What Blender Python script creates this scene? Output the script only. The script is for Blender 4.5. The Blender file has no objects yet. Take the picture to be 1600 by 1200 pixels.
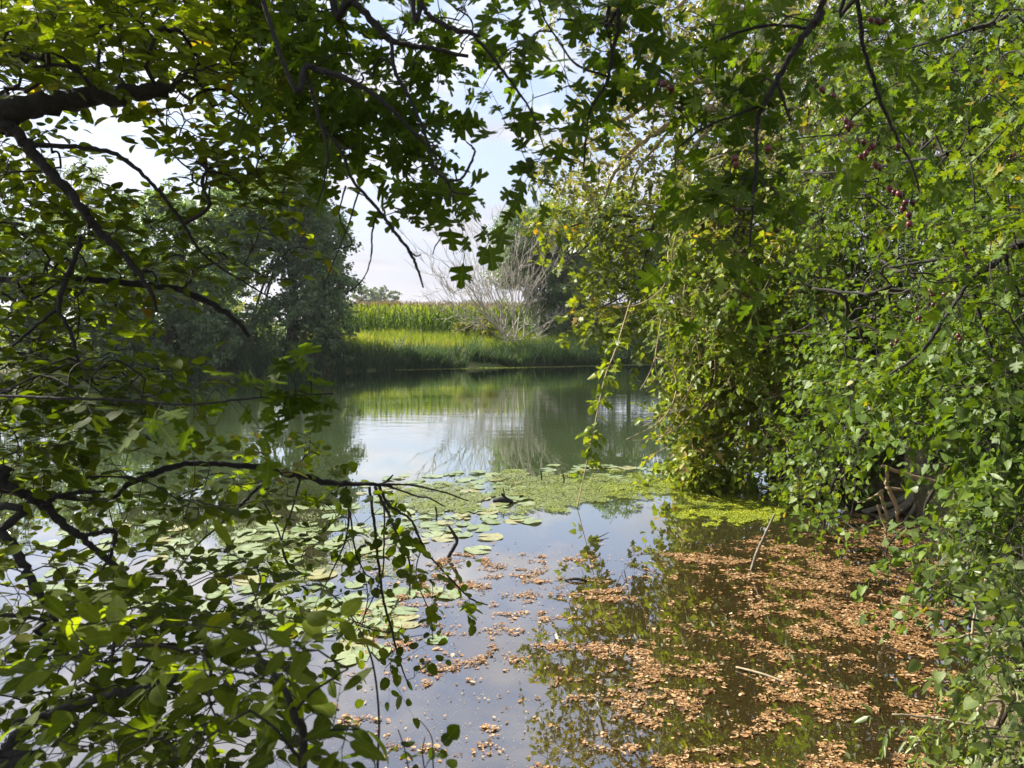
import bpy, math, random
import numpy as np
from mathutils import Vector

SEED = 11
rng = np.random.default_rng(SEED)
random.seed(SEED)
scn = bpy.context.scene
COL = scn.collection
R = math.radians

# ------------------------------------------------------------------ camera maths
F = 1200.0
PITCH = math.atan(100 / 1200)
EYE = np.array([0, 0, 2.2])
FWD = np.array([0, math.cos(PITCH), -math.sin(PITCH)])
UP = np.array([0, math.sin(PITCH), math.cos(PITCH)])


def P(px, py, Y):
    """point of the place seen at photo pixel px,py at forward distance Y"""
    px = np.asarray(px, float); py = np.asarray(py, float); Y = np.asarray(Y, float)
    d = (px - 800)[..., None] / F * np.array([1., 0, 0]) + (600 - py)[..., None] / F * UP + FWD
    return EYE + d * (Y / d[..., 1])[..., None]


def Wt(px, py, z=0.0):
    """point on the water seen at photo pixel"""
    px = np.asarray(px, float); py = np.asarray(py, float)
    d = (px - 800)[..., None] / F * np.array([1., 0, 0]) + (600 - py)[..., None] / F * UP + FWD
    return EYE + d * ((z - EYE[2]) / d[..., 2])[..., None]


def pix(p):
    v = p - EYE
    f = v @ FWD
    return 800 + F * v[:, 0] / f, 600 - F * (v @ UP) / f


def unit(v):
    return v / (np.linalg.norm(v, axis=-1, keepdims=True) + 1e-9)


def in_poly(px, py, poly):
    poly = np.array(poly, float); inside = np.zeros(len(px), bool)
    j = len(poly) - 1
    for i in range(len(poly)):
        xi, yi = poly[i]; xj, yj = poly[j]
        c = ((yi > py) != (yj > py)) & (px < (xj - xi) * (py - yi) / (yj - yi + 1e-12) + xi)
        inside ^= c
        j = i
    return inside


_perm = rng.random((256, 256))


def vnoise(x, y):
    xi = np.floor(x).astype(int); yi = np.floor(y).astype(int)
    u = x - xi; v = y - yi
    u = u * u * (3 - 2 * u); v = v * v * (3 - 2 * v)
    g = lambda a, b: _perm[a % 256, b % 256]
    return (g(xi, yi) * (1 - u) + g(xi + 1, yi) * u) * (1 - v) + (g(xi, yi + 1) * (1 - u) + g(xi + 1, yi + 1) * u) * v


def fbm(x, y, o=4):
    s = 0; a = .5; t = 0
    for k in range(o):
        s = s + a * vnoise(x * 2 ** k + 17 * k, y * 2 ** k + 31 * k); t += a; a *= .5
    return s / t


# ------------------------------------------------------------------ mesh building
class MB:
    """collects vertices, triangles and quads for ONE mesh object"""

    def __init__(s):
        s.v = []; s.lc = []; s.n = 0; s.f3 = []; s.f4 = []

    def add(s, v, tris=None, quads=None, mat=0, rnd=None):
        v = np.asarray(v, float).reshape(-1, 3)
        for fs, store in ((tris, s.f3), (quads, s.f4)):
            if fs is not None and len(fs):
                fs = np.asarray(fs, np.int64)
                r = np.zeros(len(fs)) if rnd is None else np.broadcast_to(rnd, (len(fs),))
                store.append((fs + s.n, np.full(len(fs), mat), r))
        s.v.append(v); s.n += len(v); s.lc.append(np.full((len(v), 3), 9.))

    def add_mixed(s, v, tris, quads, mat, r3, r4, lc=None):
        v = np.asarray(v, float).reshape(-1, 3)
        if len(tris): s.f3.append((tris + s.n, np.full(len(tris), mat), r3))
        if len(quads): s.f4.append((quads + s.n, np.full(len(quads), mat), r4))
        s.v.append(v); s.n += len(v); s.lc.append(np.full((len(v), 3), 9.) if lc is None else lc)

    def mesh(s, name, mats, smooth=False):
        me = bpy.data.meshes.new(name)
        v = np.concatenate(s.v)
        f3 = np.concatenate([a for a, b, c in s.f3]) if s.f3 else np.zeros((0, 3), int)
        f4 = np.concatenate([a for a, b, c in s.f4]) if s.f4 else np.zeros((0, 4), int)
        m = np.concatenate([b for a, b, c in s.f3 + s.f4])
        r = np.concatenate([c for a, b, c in s.f3 + s.f4])
        me.vertices.add(len(v)); me.vertices.foreach_set('co', v.astype(np.float32).ravel())
        nl = f3.size + f4.size
        me.loops.add(nl)
        me.loops.foreach_set('vertex_index', np.concatenate([f3.ravel(), f4.ravel()]).astype(np.int32))
        me.polygons.add(len(f3) + len(f4))
        st = np.concatenate([np.arange(len(f3)) * 3, f3.size + np.arange(len(f4)) * 4])
        me.polygons.foreach_set('loop_start', st.astype(np.int32))
        me.polygons.foreach_set('material_index', m.astype(np.int32))
        if smooth: me.polygons.foreach_set('use_smooth', np.ones(len(m), bool))
        at = me.attributes.new('rnd', 'FLOAT', 'FACE')
        at.data.foreach_set('value', r.astype(np.float32))
        la = me.attributes.new('leafco', 'FLOAT_VECTOR', 'POINT')
        la.data.foreach_set('vector', np.concatenate(s.lc).astype(np.float32).ravel())
        me.update(calc_edges=True)
        me.validate()
        for x in mats: me.materials.append(x)
        return me

    def build(s, name, mats, parent=None, smooth=False):
        if not isinstance(mats, (list, tuple)): mats = [mats]
        o = bpy.data.objects.new(name, s.mesh(name, mats, smooth))
        COL.objects.link(o)
        if parent is not None:
            o.parent = parent
            o.matrix_parent_inverse = parent.matrix_world.inverted()
            if parent.location.length: o.matrix_parent_inverse.translation = -parent.location
        return o


def thing(name, label, cat, loc=(0, 0, 0), group=None):
    o = bpy.data.objects.new(name, None); COL.objects.link(o)
    o.location = Vector([float(x) for x in loc]); o.empty_display_size = .2
    o['label'] = label; o['category'] = cat
    if group: o['group'] = group
    return o


def tag(o, label=None, cat=None, group=None, kind=None):
    if label: o['label'] = label
    if cat: o['category'] = cat
    if group: o['group'] = group
    if kind: o['kind'] = kind
    return o


def spline(pts, n):
    """Catmull-Rom through rows of pts (any columns)"""
    p = np.asarray(pts, float)
    p = np.vstack([2 * p[0] - p[1], p, 2 * p[-1] - p[-2]])
    out = []
    m = len(p) - 3
    for i in range(m):
        t = np.linspace(0, 1, n, endpoint=(i == m - 1))[:, None]
        a, b, c, d = p[i], p[i + 1], p[i + 2], p[i + 3]
        out.append(.5 * ((2 * b) + (c - a) * t + (2 * a - 5 * b + 4 * c - d) * t ** 2 + (3 * b - a - 3 * c + d) * t ** 3))
    return np.vstack(out)


def tube(mb, pts, rad, sides=7, mat=0, rough=.0, rnd=.5, cap=True):
    pts = np.asarray(pts, float); rad = np.broadcast_to(np.asarray(rad, float), (len(pts),))
    t = unit(np.gradient(pts, axis=0))
    ref = np.array([.13, .21, .97])
    if abs(t[0] @ ref) > .9: ref = np.array([.97, .1, .2])
    u = np.cross(t, ref); u = unit(u); w = np.cross(t, u)
    a = np.arange(sides) / sides * 2 * math.pi
    rr = rad[:, None] * (1 + rough * rng.normal(size=(len(pts), sides)))
    v = pts[:, None, :] + rr[..., None] * (np.cos(a)[None, :, None] * u[:, None, :] + np.sin(a)[None, :, None] * w[:, None, :])
    k = len(pts)
    q = []
    for j in range(sides):
        j2 = (j + 1) % sides
        i = np.arange(k - 1)
        q.append(np.stack([i * sides + j, i * sides + j2, (i + 1) * sides + j2, (i + 1) * sides + j], 1))
    vv = v.reshape(-1, 3)
    tr = None
    if cap:
        vv = np.vstack([vv, pts[0], pts[-1]])
        tr = []
        for j in range(sides):
            j2 = (j + 1) % sides
            tr.append([k * sides, j2, j]); tr.append([k * sides + 1, (k - 1) * sides + j, (k - 1) * sides + j2])
    mb.add(vv, tr, np.vstack(q), mat, rnd)


def segs(mb, a, b, ra, rb, sides=4, mat=0, rnd=.5):
    """many thin round pieces at once"""
    if len(a) == 0: return
    t = unit(b - a)
    ref = np.where(np.abs(t[:, 2:3]) > .9, np.array([[1., 0, 0]]), np.array([[0, 0, 1.]]))
    u = unit(np.cross(t, ref)); w = np.cross(t, u)
    an = np.arange(sides) / sides * 2 * math.pi
    ring = np.cos(an)[None, :, None] * u[:, None] + np.sin(an)[None, :, None] * w[:, None]
    v = np.concatenate([a[:, None] + ring * np.asarray(ra)[:, None, None], b[:, None] + ring * np.asarray(rb)[:, None, None]], 1)
    base = np.arange(len(a))[:, None] * (2 * sides)
    qs = []
    for j in range(sides):
        j2 = (j + 1) % sides
        qs.append(base + np.array([[j, j2, sides + j2, sides + j]]))
    mb.add(v, None, np.vstack(qs), mat, rnd)


# ------------------------------------------------------------------ leaves
def tmpl(half, midr, faces, stalk=.0, fold=.25, curl=.15):
    """half outline (right side), midrib ys, faces given with indices m0.. and h0..; mirrored"""
    v = []; idx = {}
    for i, y in enumerate(midr):
        idx['m%d' % i] = len(v); v.append((0, y, -curl * y * y))
    for i, (x, y) in enumerate(half):
        idx['r%d' % i] = len(v); v.append((x, y, fold * x - curl * y * y))
        idx['l%d' % i] = len(v); v.append((-x, y, fold * x - curl * y * y))
    t = []; q = []
    for f in faces:
        fr = [idx[c.replace('h', 'r')] for c in f]; fl = [idx[c.replace('h', 'l')] for c in f][::-1]
        for g in (fr, fl): (t if len(g) == 3 else q).append(g)
    v = np.array(v)
    if stalk:
        v[:, 1] += stalk
        k = len(v)
        v = np.vstack([v, [[-.018, 0, 0.02], [.018, 0, .02], [.012, stalk * 1.05, 0], [-.012, stalk * 1.05, 0]]])
        q.append([k, k + 1, k + 2, k + 3])
    return v, np.array(t, int).reshape(-1, 3), np.array(q, int).reshape(-1, 4)


OVAL = tmpl([(.19, .1), (.33, .32), (.34, .58), (.21, .84)], [0, .14, .35, .6, .84, 1.0],
            [('m0', 'h0', 'm1'), ('m1', 'h0', 'h1', 'm2'), ('m2', 'h1', 'h2', 'm3'), ('m3', 'h2', 'h3', 'm4'), ('m4', 'h3', 'm5')], .22)
ROUND = tmpl([(.28, .05), (.44, .3), (.42, .58), (.24, .84)], [0, .14, .35, .6, .84, 1.0],
             [('m0', 'h0', 'm1'), ('m1', 'h0', 'h1', 'm2'), ('m2', 'h1', 'h2', 'm3'), ('m3', 'h2', 'h3', 'm4'), ('m4', 'h3', 'm5')], .25, fold=.15)
OVALM = tmpl([(.34, .28), (.33, .66)], [0, 1.0], [('m0', 'h0', 'h1', 'm1')], .15, fold=.35)
HEART = tmpl([(.3, -.06), (.46, .2), (.3, .62)], [0.06, .4, 1.0], [('m0', 'h0', 'h1', 'm1'), ('m1', 'h1', 'h2', 'm2')], .2, fold=.3)
POINT = tmpl([(.12, .08), (.23, .3), (.24, .55), (.13, .82)], [0, .14, .35, .6, .84, 1.0],
             [('m0', 'h0', 'm1'), ('m1', 'h0', 'h1', 'm2'), ('m2', 'h1', 'h2', 'm3'), ('m3', 'h2', 'h3', 'm4'), ('m4', 'h3', 'm5')], .15, curl=.3)
LANCE = tmpl([(.15, .25), (.13, .62)], [0, 1.0], [('m0', 'h0', 'h1', 'm1')], .08, fold=.4)
HAW = tmpl([(.07, .18), (.40, .25), (.47, .42), (.13, .46), (.40, .60), (.36, .76), (.12, .70), (.17, .93)], [0, .2, .45, .68, 1.0],
           [('m0', 'h0', 'm1'), ('m1', 'h0', 'h1'), ('m1', 'h1', 'h2'), ('m1', 'h2', 'h3'), ('m1', 'h3', 'm2'), ('m2', 'h3', 'h4'), ('m2', 'h4', 'h5'),
            ('m2', 'h5', 'h6'), ('m2', 'h6', 'm3'), ('m3', 'h6', 'h7'), ('m3', 'h7', 'm4')], .3, fold=.2)
FIELD = tmpl([(.12, -.02), (.46, .12), (.16, .36), (.52, .62), (.2, .64), (.16, .9)], [0, .3, .6, 1.0],
             [('m0', 'h0', 'h1', 'm1'), ('m1', 'h1', 'h2'), ('m1', 'h2', 'm2'), ('m2', 'h2', 'h3'), ('m2', 'h3', 'h4'), ('m2', 'h4', 'h5', 'm3')], .3, fold=.15)
LITTER = tmpl([(.24, .2), (.3, .55), (.16, .85)], [0, .5, 1.0], [('m0', 'h0', 'h1', 'm1'), ('m1', 'h1', 'h2', 'm2')], 0, fold=.2, curl=.12)
DIAM = (np.array([(0, 0, 0), (.32, .5, .08), (0, 1, 0), (-.32, .5, .08)]), np.zeros((0, 3), int), np.array([[0, 1, 2, 3]]))
SLIM = (np.array([(0, 0, 0), (.16, .45, .05), (0, 1, 0), (-.16, .45, .05)]), np.zeros((0, 3), int), np.array([[0, 1, 2, 3]]))


def leaves(mb, tp, pos, d, nrm, size, mat=0, rnd=None):
    v, t, q = tp
    n = len(pos)
    if n == 0: return
    y = unit(d); z = nrm - (nrm * y).sum(1, keepdims=True) * y; z = unit(z); x = np.cross(y, z)
    size = np.broadcast_to(size, (n,))
    wd = rng.uniform(.82, 1.15, n)[:, None, None]
    cz = rng.uniform(-.6, 1.8, n)[:, None, None]
    V = pos[:, None] + size[:, None, None] * (v[None, :, 0:1] * wd * x[:, None] + v[None, :, 1:2] * y[:, None] + v[None, :, 2:3] * cz * z[:, None])
    if rnd is None: rnd = rng.random(n)
    off = (np.arange(n) * len(v))[:, None, None]
    t3 = (t[None] + off).reshape(-1, 3) if len(t) else np.zeros((0, 3), int)
    q4 = (q[None] + off).reshape(-1, 4) if len(q) else np.zeros((0, 4), int)
    mb.add_mixed(V, t3, q4, mat, np.repeat(rnd, len(t)), np.repeat(rnd, len(q)), np.tile(v, (n, 1)))


def sprays(mb, T, D, L, nl, size, tp, droop=.35, lm=0, tm=1, r=.0016, tilt=.45, up=(0, 0, 1), rbias=None, fan=1.0, flat=0.):
    """leafy shoots: thin stem + alternate leaves"""
    n = len(T)
    if n == 0: return
    D = unit(unit(D) * np.array([1, 1, 1 - flat * .75])); L = np.broadcast_to(L, (n,))
    g = np.array([0, 0, -1.])
    cur = rng.normal(size=(n, 3)) * .25
    f = lambda t: T + (D * t + cur * t * t * .6 + g * droop * t * t) * L[:, None]
    ts = [0, .35, .7, 1.0]
    for k in range(3):
        segs(mb, f(ts[k]), f(ts[k + 1]), np.full(n, r * (1 - .25 * k)), np.full(n, r * (1 - .25 * (k + 1))), 3, tm)
    upv = unit(np.asarray(up, float) + rng.normal(size=(n, 3)) * (.35 - .2 * flat))
    tw = rng.random(n)
    for i in range(nl):
        keep = rng.random(n) < .9
        t = (i + .5 + rng.uniform(-.25, .25, n)) / nl
        t = np.clip(t, 0.04, 1)[:, None]
        p = T + (D * t + cur * t * t * .6 + g * droop * t * t) * L[:, None]
        tan = unit(D + cur * 1.2 * t + g * 2 * droop * t)
        s = unit(np.cross(tan, upv)) * (1 if i % 2 else -1)
        a = rng.uniform(.5, 1.25, n)[:, None] * fan
        if i == nl - 1: a = a * .2
        d = tan * np.cos(a) + s * np.sin(a) + rng.normal(size=(n, 3)) * .22 * np.array([1, 1, 1 - .6 * flat]) + g * rng.uniform(-.1, .4 - .25 * flat, n)[:, None]
        nr = unit(upv + rng.normal(size=(n, 3)) * tilt)
        sz = size * rng.uniform(.45, 1.3, n)
        rv = np.clip(.5 * tw + .5 * rng.random(n), 0, 1) if rbias is None else np.clip(rbias + .35 * (rng.random(n) - .5), 0, 1)
        leaves(mb, tp, p[keep], d[keep], nr[keep], sz[keep], lm, rv[keep])


def grow(mb, skel, targets, r_tip=.0018, r_max=.02, mat=1, wig=.12, sag=.06, sides=4, power=.42):
    """joins every target to the nearest wood already there, so all shoots hang on branches; gives shoot directions"""
    skel = np.asarray(skel, float)
    n0 = len(skel); M = len(targets)
    K = 4
    nodes = np.empty((n0 + M * K, 3)); par = np.full(n0 + M * K, -1)
    nodes[:n0] = skel; cnt = n0
    d0 = np.full(M, 1e9)
    for i in range(0, M, 200):
        c = targets[i:i + 200]
        d0[i:i + 200] = np.linalg.norm(c[:, None] - skel[None, ::3], axis=2).min(1)
    D = np.zeros((M, 3))
    for i in np.argsort(d0):
        tg = targets[i]
        dd = ((nodes[:cnt] - tg) ** 2).sum(1)
        j = int(dd.argmin())
        L = math.sqrt(dd[j]) + 1e-6
        a = nodes[j]; prev = j
        off = rng.normal(size=3) * wig * L
        tt = np.arange(1, K + 1) / K
        for k, t in enumerate(tt):
            p = a + (tg - a) * t + off * math.sin(math.pi * t) + np.array([0, 0, sag * L * math.sin(math.pi * t)])
            nodes[cnt] = p; par[cnt] = prev; prev = cnt; cnt += 1
        D[i] = (nodes[cnt - 1] - nodes[cnt - 2]) / (L / K)
    w = np.zeros(cnt); ch = np.zeros(cnt)
    for i in range(cnt - 1, n0 - 1, -1):
        if w[i] == 0: w[i] = 1
        if par[i] >= 0: w[par[i]] += w[i] if i % 1 == 0 else 0
    idx = np.arange(n0, cnt)
    ra = np.minimum(r_tip * np.maximum(w, 1) ** power, r_max)
    pr = np.where(par[idx] < n0, ra[idx] * 1.1, np.minimum(ra[par[idx]], ra[idx] * 1.4))
    segs(mb, nodes[par[idx]], nodes[idx], pr, ra[idx], sides, mat)
    return unit(D)


def region(poly, n, depth, thick, clumps=None, sig=.18, nf=None):
    """n points in the volume behind a traced outline; depth = number or function of px,py; gathered in clumps"""
    poly = np.array(poly, float)
    x0, y0 = poly.min(0); x1, y1 = poly.max(0)

    def pick(m):
        out = []
        while sum(len(o) for o in out) < m:
            px = rng.uniform(x0, x1, m * 3); py = rng.uniform(y0, y1, m * 3)
            k = in_poly(px, py, poly)
            out.append(np.stack([px[k], py[k]], 1))
        return np.vstack(out)[:m]
    m = clumps or n
    c = pick(m)
    dep = depth(c[:, 0], c[:, 1]) if callable(depth) else np.full(m, float(depth))
    dep = dep + rng.random(m) * thick
    C = P(c[:, 0], c[:, 1], dep)
    if not clumps: return C
    k = rng.integers(0, m, n)
    return C[k] + rng.normal(size=(n, 3)) * sig * rng.uniform(.6, 1.4, m)[k][:, None]


def cloud(c, r, n, sig=None):
    """n points in an ellipsoid"""
    d = unit(rng.normal(size=(n, 3))) * rng.random((n, 1)) ** (1 / 3)
    return np.array(c) + d * np.array(r)


# ------------------------------------------------------------------ materials
def newmat(name):
    m = bpy.data.materials.new(name); m.use_nodes = True
    nt = m.node_tree; nt.nodes.clear()
    out = nt.nodes.new('ShaderNodeOutputMaterial')
    return m, nt, out


def N(nt, t, **kw):
    n = nt.nodes.new('ShaderNode' + t)
    for k, v in kw.items():
        if k in n.inputs: n.inputs[k].default_value = v
        else: setattr(n, k, v)
    return n


def ramp(nt, stops):
    r = nt.nodes.new('ShaderNodeValToRGB')
    e = r.color_ramp.elements
    while len(e) < len(stops): e.new(.5)
    for i, (p, c) in enumerate(stops):
        e[i].position = p; e[i].color = (*c, 1)
    return r


def leafmat(name, stops, trans=.45, tcol=(1.5, 1.7, .6), rough=.42, spec=.45, veins=.35, spots=.7):
    m, nt, out = newmat(name)
    L = nt.links.new
    at = N(nt, 'Attribute', attribute_name='rnd')
    rp = ramp(nt, stops); L(at.outputs['Fac'], rp.inputs[0])
    geo = N(nt, 'NewGeometry')
    nz = N(nt, 'TexNoise', Scale=35.0, Detail=2.0); L(geo.outputs['Position'], nz.inputs['Vector'])
    mr = N(nt, 'MapRange'); mr.inputs[1].default_value = .3; mr.inputs[2].default_value = .7; mr.inputs[3].default_value = .78; mr.inputs[4].default_value = 1.2
    L(nz.outputs[0], mr.inputs[0])
    # pale midrib and side veins, a few brown blotches
    lc = N(nt, 'Attribute', attribute_name='leafco'); sp = N(nt, 'SeparateXYZ'); L(lc.outputs['Vector'], sp.inputs[0])
    ab = N(nt, 'Math', operation='ABSOLUTE'); L(sp.outputs['X'], ab.inputs[0])
    mid = N(nt, 'MapRange'); mid.inputs[1].default_value = .012; mid.inputs[2].default_value = .03; mid.inputs[3].default_value = 1; mid.inputs[4].default_value = 0; L(ab.outputs[0], mid.inputs[0])
    dg = N(nt, 'Math', operation='MULTIPLY_ADD'); dg.inputs[1].default_value = -.75; L(ab.outputs[0], dg.inputs[0]); L(sp.outputs['Y'], dg.inputs[2])
    fq = N(nt, 'Math', operation='MULTIPLY'); fq.inputs[1].default_value = 46; L(dg.outputs[0], fq.inputs[0])
    sn = N(nt, 'Math', operation='SINE'); L(fq.outputs[0], sn.inputs[0])
    sv = N(nt, 'MapRange'); sv.inputs[1].default_value = .72; sv.inputs[2].default_value = 1; sv.inputs[3].default_value = 0; sv.inputs[4].default_value = .45; L(sn.outputs[0], sv.inputs[0])
    vm = N(nt, 'Math', operation='MAXIMUM'); L(mid.outputs[0], vm.inputs[0]); L(sv.outputs[0], vm.inputs[1])
    vv = N(nt, 'Mix', data_type='RGBA'); vv.inputs[7].default_value = (.2, .24, .06, 1); L(rp.outputs[0], vv.inputs[6])
    vf = N(nt, 'Math', operation='MULTIPLY'); vf.inputs[1].default_value = veins; L(vm.outputs[0], vf.inputs[0]); L(vf.outputs[0], vv.inputs[0])
    bn = N(nt, 'TexNoise', Scale=75.0, Detail=3.0); L(geo.outputs['Position'], bn.inputs['Vector'])
    bl = N(nt, 'MapRange'); bl.inputs[1].default_value = .68; bl.inputs[2].default_value = .74; bl.inputs[4].default_value = spots; L(bn.outputs[0], bl.inputs[0])
    bb = N(nt, 'Mix', data_type='RGBA'); bb.inputs[7].default_value = (.10, .055, .02, 1); L(vv.outputs[2], bb.inputs[6]); L(bl.outputs[0], bb.inputs[0])
    mx = N(nt, 'VectorMath', operation='SCALE'); L(bb.outputs[2], mx.inputs[0]); L(mr.outputs[0], mx.inputs['Scale'])
    pb = N(nt, 'BsdfPrincipled', Roughness=rough); pb.inputs['Specular IOR Level'].default_value = spec
    L(mx.outputs[0], pb.inputs['Base Color'])
    mt = N(nt, 'VectorMath', operation='MULTIPLY'); mt.inputs[1].default_value = tcol; L(mx.outputs[0], mt.inputs[0])
    tr = N(nt, 'BsdfTranslucent'); L(mt.outputs[0], tr.inputs[0])
    mix = N(nt, 'MixShader'); mix.inputs[0].default_value = trans
    L(pb.outputs[0], mix.inputs[1]); L(tr.outputs[0], mix.inputs[2]); L(mix.outputs[0], out.inputs[0])
    return m


def barkmat(name, a, b, scale=30.0, bump=.5):
    m, nt, out = newmat(name); L = nt.links.new
    tc = N(nt, 'TexCoord')
    nz = N(nt, 'TexNoise', Scale=scale, Detail=5.0, Roughness=.65); L(tc.outputs['Object'], nz.inputs['Vector'])
    rp = ramp(nt, [(.3, a), (.7, b)]); L(nz.outputs[0], rp.inputs[0])
    bp = N(nt, 'Bump', Strength=min(1, bump * 2), Distance=.014); L(nz.outputs[0], bp.inputs['Height'])
    pb = N(nt, 'BsdfPrincipled', Roughness=.85); L(rp.outputs[0], pb.inputs['Base Color']); L(bp.outputs[0], pb.inputs['Normal'])
    L(pb.outputs[0], out.inputs[0])
    return m


M = {}
g = lambda *a: a
M['oval'] = leafmat('oval_leaf', [(0, (.045, .072, .006)), (.5, (.092, .132, .009)), (.95, (.145, .185, .014)), (1, (.22, .16, .02))], .66, (1.8, 1.75, .35), .55, .12)
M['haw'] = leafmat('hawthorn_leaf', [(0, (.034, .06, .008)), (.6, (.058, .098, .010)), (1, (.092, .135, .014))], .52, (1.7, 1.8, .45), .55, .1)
M['hawlit'] = leafmat('hawthorn_sunlit_leaf', [(0, (.04, .085, .007)), (.6, (.082, .145, .010)), (.95, (.135, .195, .014)), (1, (.24, .19, .03))], .42, (1.7, 1.55, .35), .5, .25)  # brighter copy of the hawthorn leaf, sunlight put into its colour
M['vine'] = leafmat('vine_leaf', [(0, (.085, .13, .013)), (.5, (.14, .205, .02)), (.9, (.21, .255, .03)), (1, (.34, .24, .09))], .46, (1.7, 1.5, .35), .45, .3)
M['maple'] = leafmat('maple_leaf', [(0, (.09, .12, .008)), (.5, (.125, .17, .010)), (.9, (.185, .21, .014)), (1, (.3, .19, .02))], .52, (1.6, 1.5, .4))
M['ash'] = leafmat('fine_leaf', [(0, (.09, .11, .025)), (.5, (.15, .16, .04)), (1, (.25, .21, .08))], .42, (1.4, 1.4, .5))
M['dog'] = leafmat('broad_leaf', [(0, (.04, .083, .009)), (.5, (.078, .14, .013)), (.9, (.125, .195, .02)), (1, (.26, .21, .04))], .4, (1.7, 1.55, .35), .48, .28)
M['nettle'] = leafmat('narrow_leaf', [(0, (.06, .10, .02)), (.5, (.10, .15, .03)), (1, (.17, .22, .05))], .42, (1.5, 1.5, .4))
M['alder'] = leafmat('grey_green_leaf', [(0, (.085, .13, .065)), (.5, (.135, .19, .092)), (1, (.19, .25, .13))], .4, (1.3, 1.5, .6))
M['far'] = leafmat('distant_leaf', [(0, (.09, .12, .07)), (1, (.15, .18, .09))], .3)
M['poplar'] = leafmat('poplar_leaf', [(0, (.10, .13, .07)), (1, (.18, .21, .11))], .35)
M['sunny'] = leafmat('sunny_leaf', [(0, (.11, .14, .012)), (1, (.22, .23, .02))], .5, (1.6, 1.5, .4))
M['maize'] = leafmat('maize_leaf', [(0, (.07, .14, .015)), (.6, (.12, .19, .02)), (1, (.2, .23, .035))], .45, (1.5, 1.5, .4), .65, .12, 0, 0)
M['tassel'] = leafmat('maize_tassel', [(0, (.36, .27, .12)), (1, (.48, .38, .18))], .3, (1.1, 1, .8))
M['grass'] = leafmat('meadow_blade', [(0, (.11, .19, .018)), (.5, (.2, .27, .028)), (.92, (.31, .33, .06)), (1, (.4, .33, .13))], .45, (1.4, 1.3, .5), .65, .12, 0, 0)
M['reed'] = leafmat('reed_blade', [(0, (.022, .055, .024)), (.6, (.045, .092, .04)), (.95, (.10, .15, .065)), (1, (.28, .23, .11))], .35, (1.4, 1.5, .6), .55, .2, 0, 0)
M['pad'] = leafmat('lily_pad_skin', [(0, (.16, .21, .08)), (.6, (.2, .245, .105)), (.9, (.23, .26, .11)), (1, (.25, .23, .09))], .08, (1, 1, .6), .22, 1.0)
M['duck'] = leafmat('duckweed_frond', [(0, (.20, .23, .10)), (.4, (.19, .23, .05)), (.65, (.23, .29, .015)), (1, (.35, .38, .025))], .15, (1, 1, .5), .5)
M['litter'] = leafmat('fallen_leaf', [(0, (.03, .016, .008)), (.3, (.15, .07, .03)), (.6, (.34, .18, .078)), (.9, (.47, .31, .175)), (.97, (.5, .42, .27)), (1, (.4, .38, .12))], .12, (1.2, 1, .6), .5, .4)
M['bark'] = barkmat('dark_bark', (.006, .005, .0035), (.022, .018, .013), 60)
M['twig'] = barkmat('twig_bark', (.009, .007, .005), (.028, .02, .013), 90, .2)
M['greybark'] = barkmat('grey_bark', (.10, .085, .065), (.26, .22, .17), 22)
M['tan'] = barkmat('dry_stem', (.22, .155, .08), (.42, .32, .19), 30, .2)
M['paletwig'] = barkmat('pale_twig', (.2, .155, .1), (.38, .31, .2), 20, .2)
M['greytwig'] = barkmat('weathered_twig', (.26, .225, .18), (.46, .42, .35), 20, .2)
M['farbark'] = barkmat('far_bark', (.03, .024, .018), (.09, .075, .055), 8, .3)


def berrymat():
    m, nt, out = newmat('haw_skin'); L = nt.links.new
    oi = N(nt, 'ObjectInfo'); rp = ramp(nt, [(0, (.05, .006, .008)), (1, (.15, .022, .02))]); L(oi.outputs['Random'], rp.inputs[0])
    pb = N(nt, 'BsdfPrincipled', Roughness=.3); L(rp.outputs[0], pb.inputs['Base Color']); L(pb.outputs[0], out.inputs[0])
    return m


M['berry'] = berrymat()


def groundmat():
    m, nt, out = newmat('bank_soil'); L = nt.links.new
    geo = N(nt, 'NewGeometry')
    n1 = N(nt, 'TexNoise', Scale=1.3, Detail=6.0, Roughness=.7); L(geo.outputs['Position'], n1.inputs['Vector'])
    n2 = N(nt, 'TexNoise', Scale=40.0, Detail=4.0); L(geo.outputs['Position'], n2.inputs['Vector'])
    soil = ramp(nt, [(.3, (.035, .024, .014)), (.7, (.11, .075, .042))]); L(n2.outputs[0], soil.inputs[0])
    gr = ramp(nt, [(.3, (.05, .08, .015)), (.7, (.12, .15, .03))]); L(n2.outputs[0], gr.inputs[0])
    sx = N(nt, 'SeparateXYZ'); L(geo.outputs['Position'], sx.inputs[0])
    mr = N(nt, 'MapRange'); mr.inputs[1].default_value = 20; mr.inputs[2].default_value = 42; L(sx.outputs['Y'], mr.inputs[0])
    ad = N(nt, 'Math', operation='MULTIPLY_ADD', use_clamp=True); ad.inputs[1].default_value = 1.0
    sb = N(nt, 'MapRange'); sb.inputs[1].default_value = .45; sb.inputs[2].default_value = .6; sb.inputs[4].default_value = .5; L(n1.outputs[0], sb.inputs[0])
    L(mr.outputs[0], ad.inputs[0]); L(sb.outputs[0], ad.inputs[2])
    mx = N(nt, 'Mix', data_type='RGBA'); L(ad.outputs[0], mx.inputs[0]); L(soil.outputs[0], mx.inputs[6]); L(gr.outputs[0], mx.inputs[7])
    bp = N(nt, 'Bump', Strength=.6, Distance=.03); L(n2.outputs[0], bp.inputs['Height'])
    pb = N(nt, 'BsdfPrincipled', Roughness=.95); L(mx.outputs[2], pb.inputs['Base Color']); L(bp.outputs[0], pb.inputs['Normal']); L(pb.outputs[0], out.inputs[0])
    return m


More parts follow.
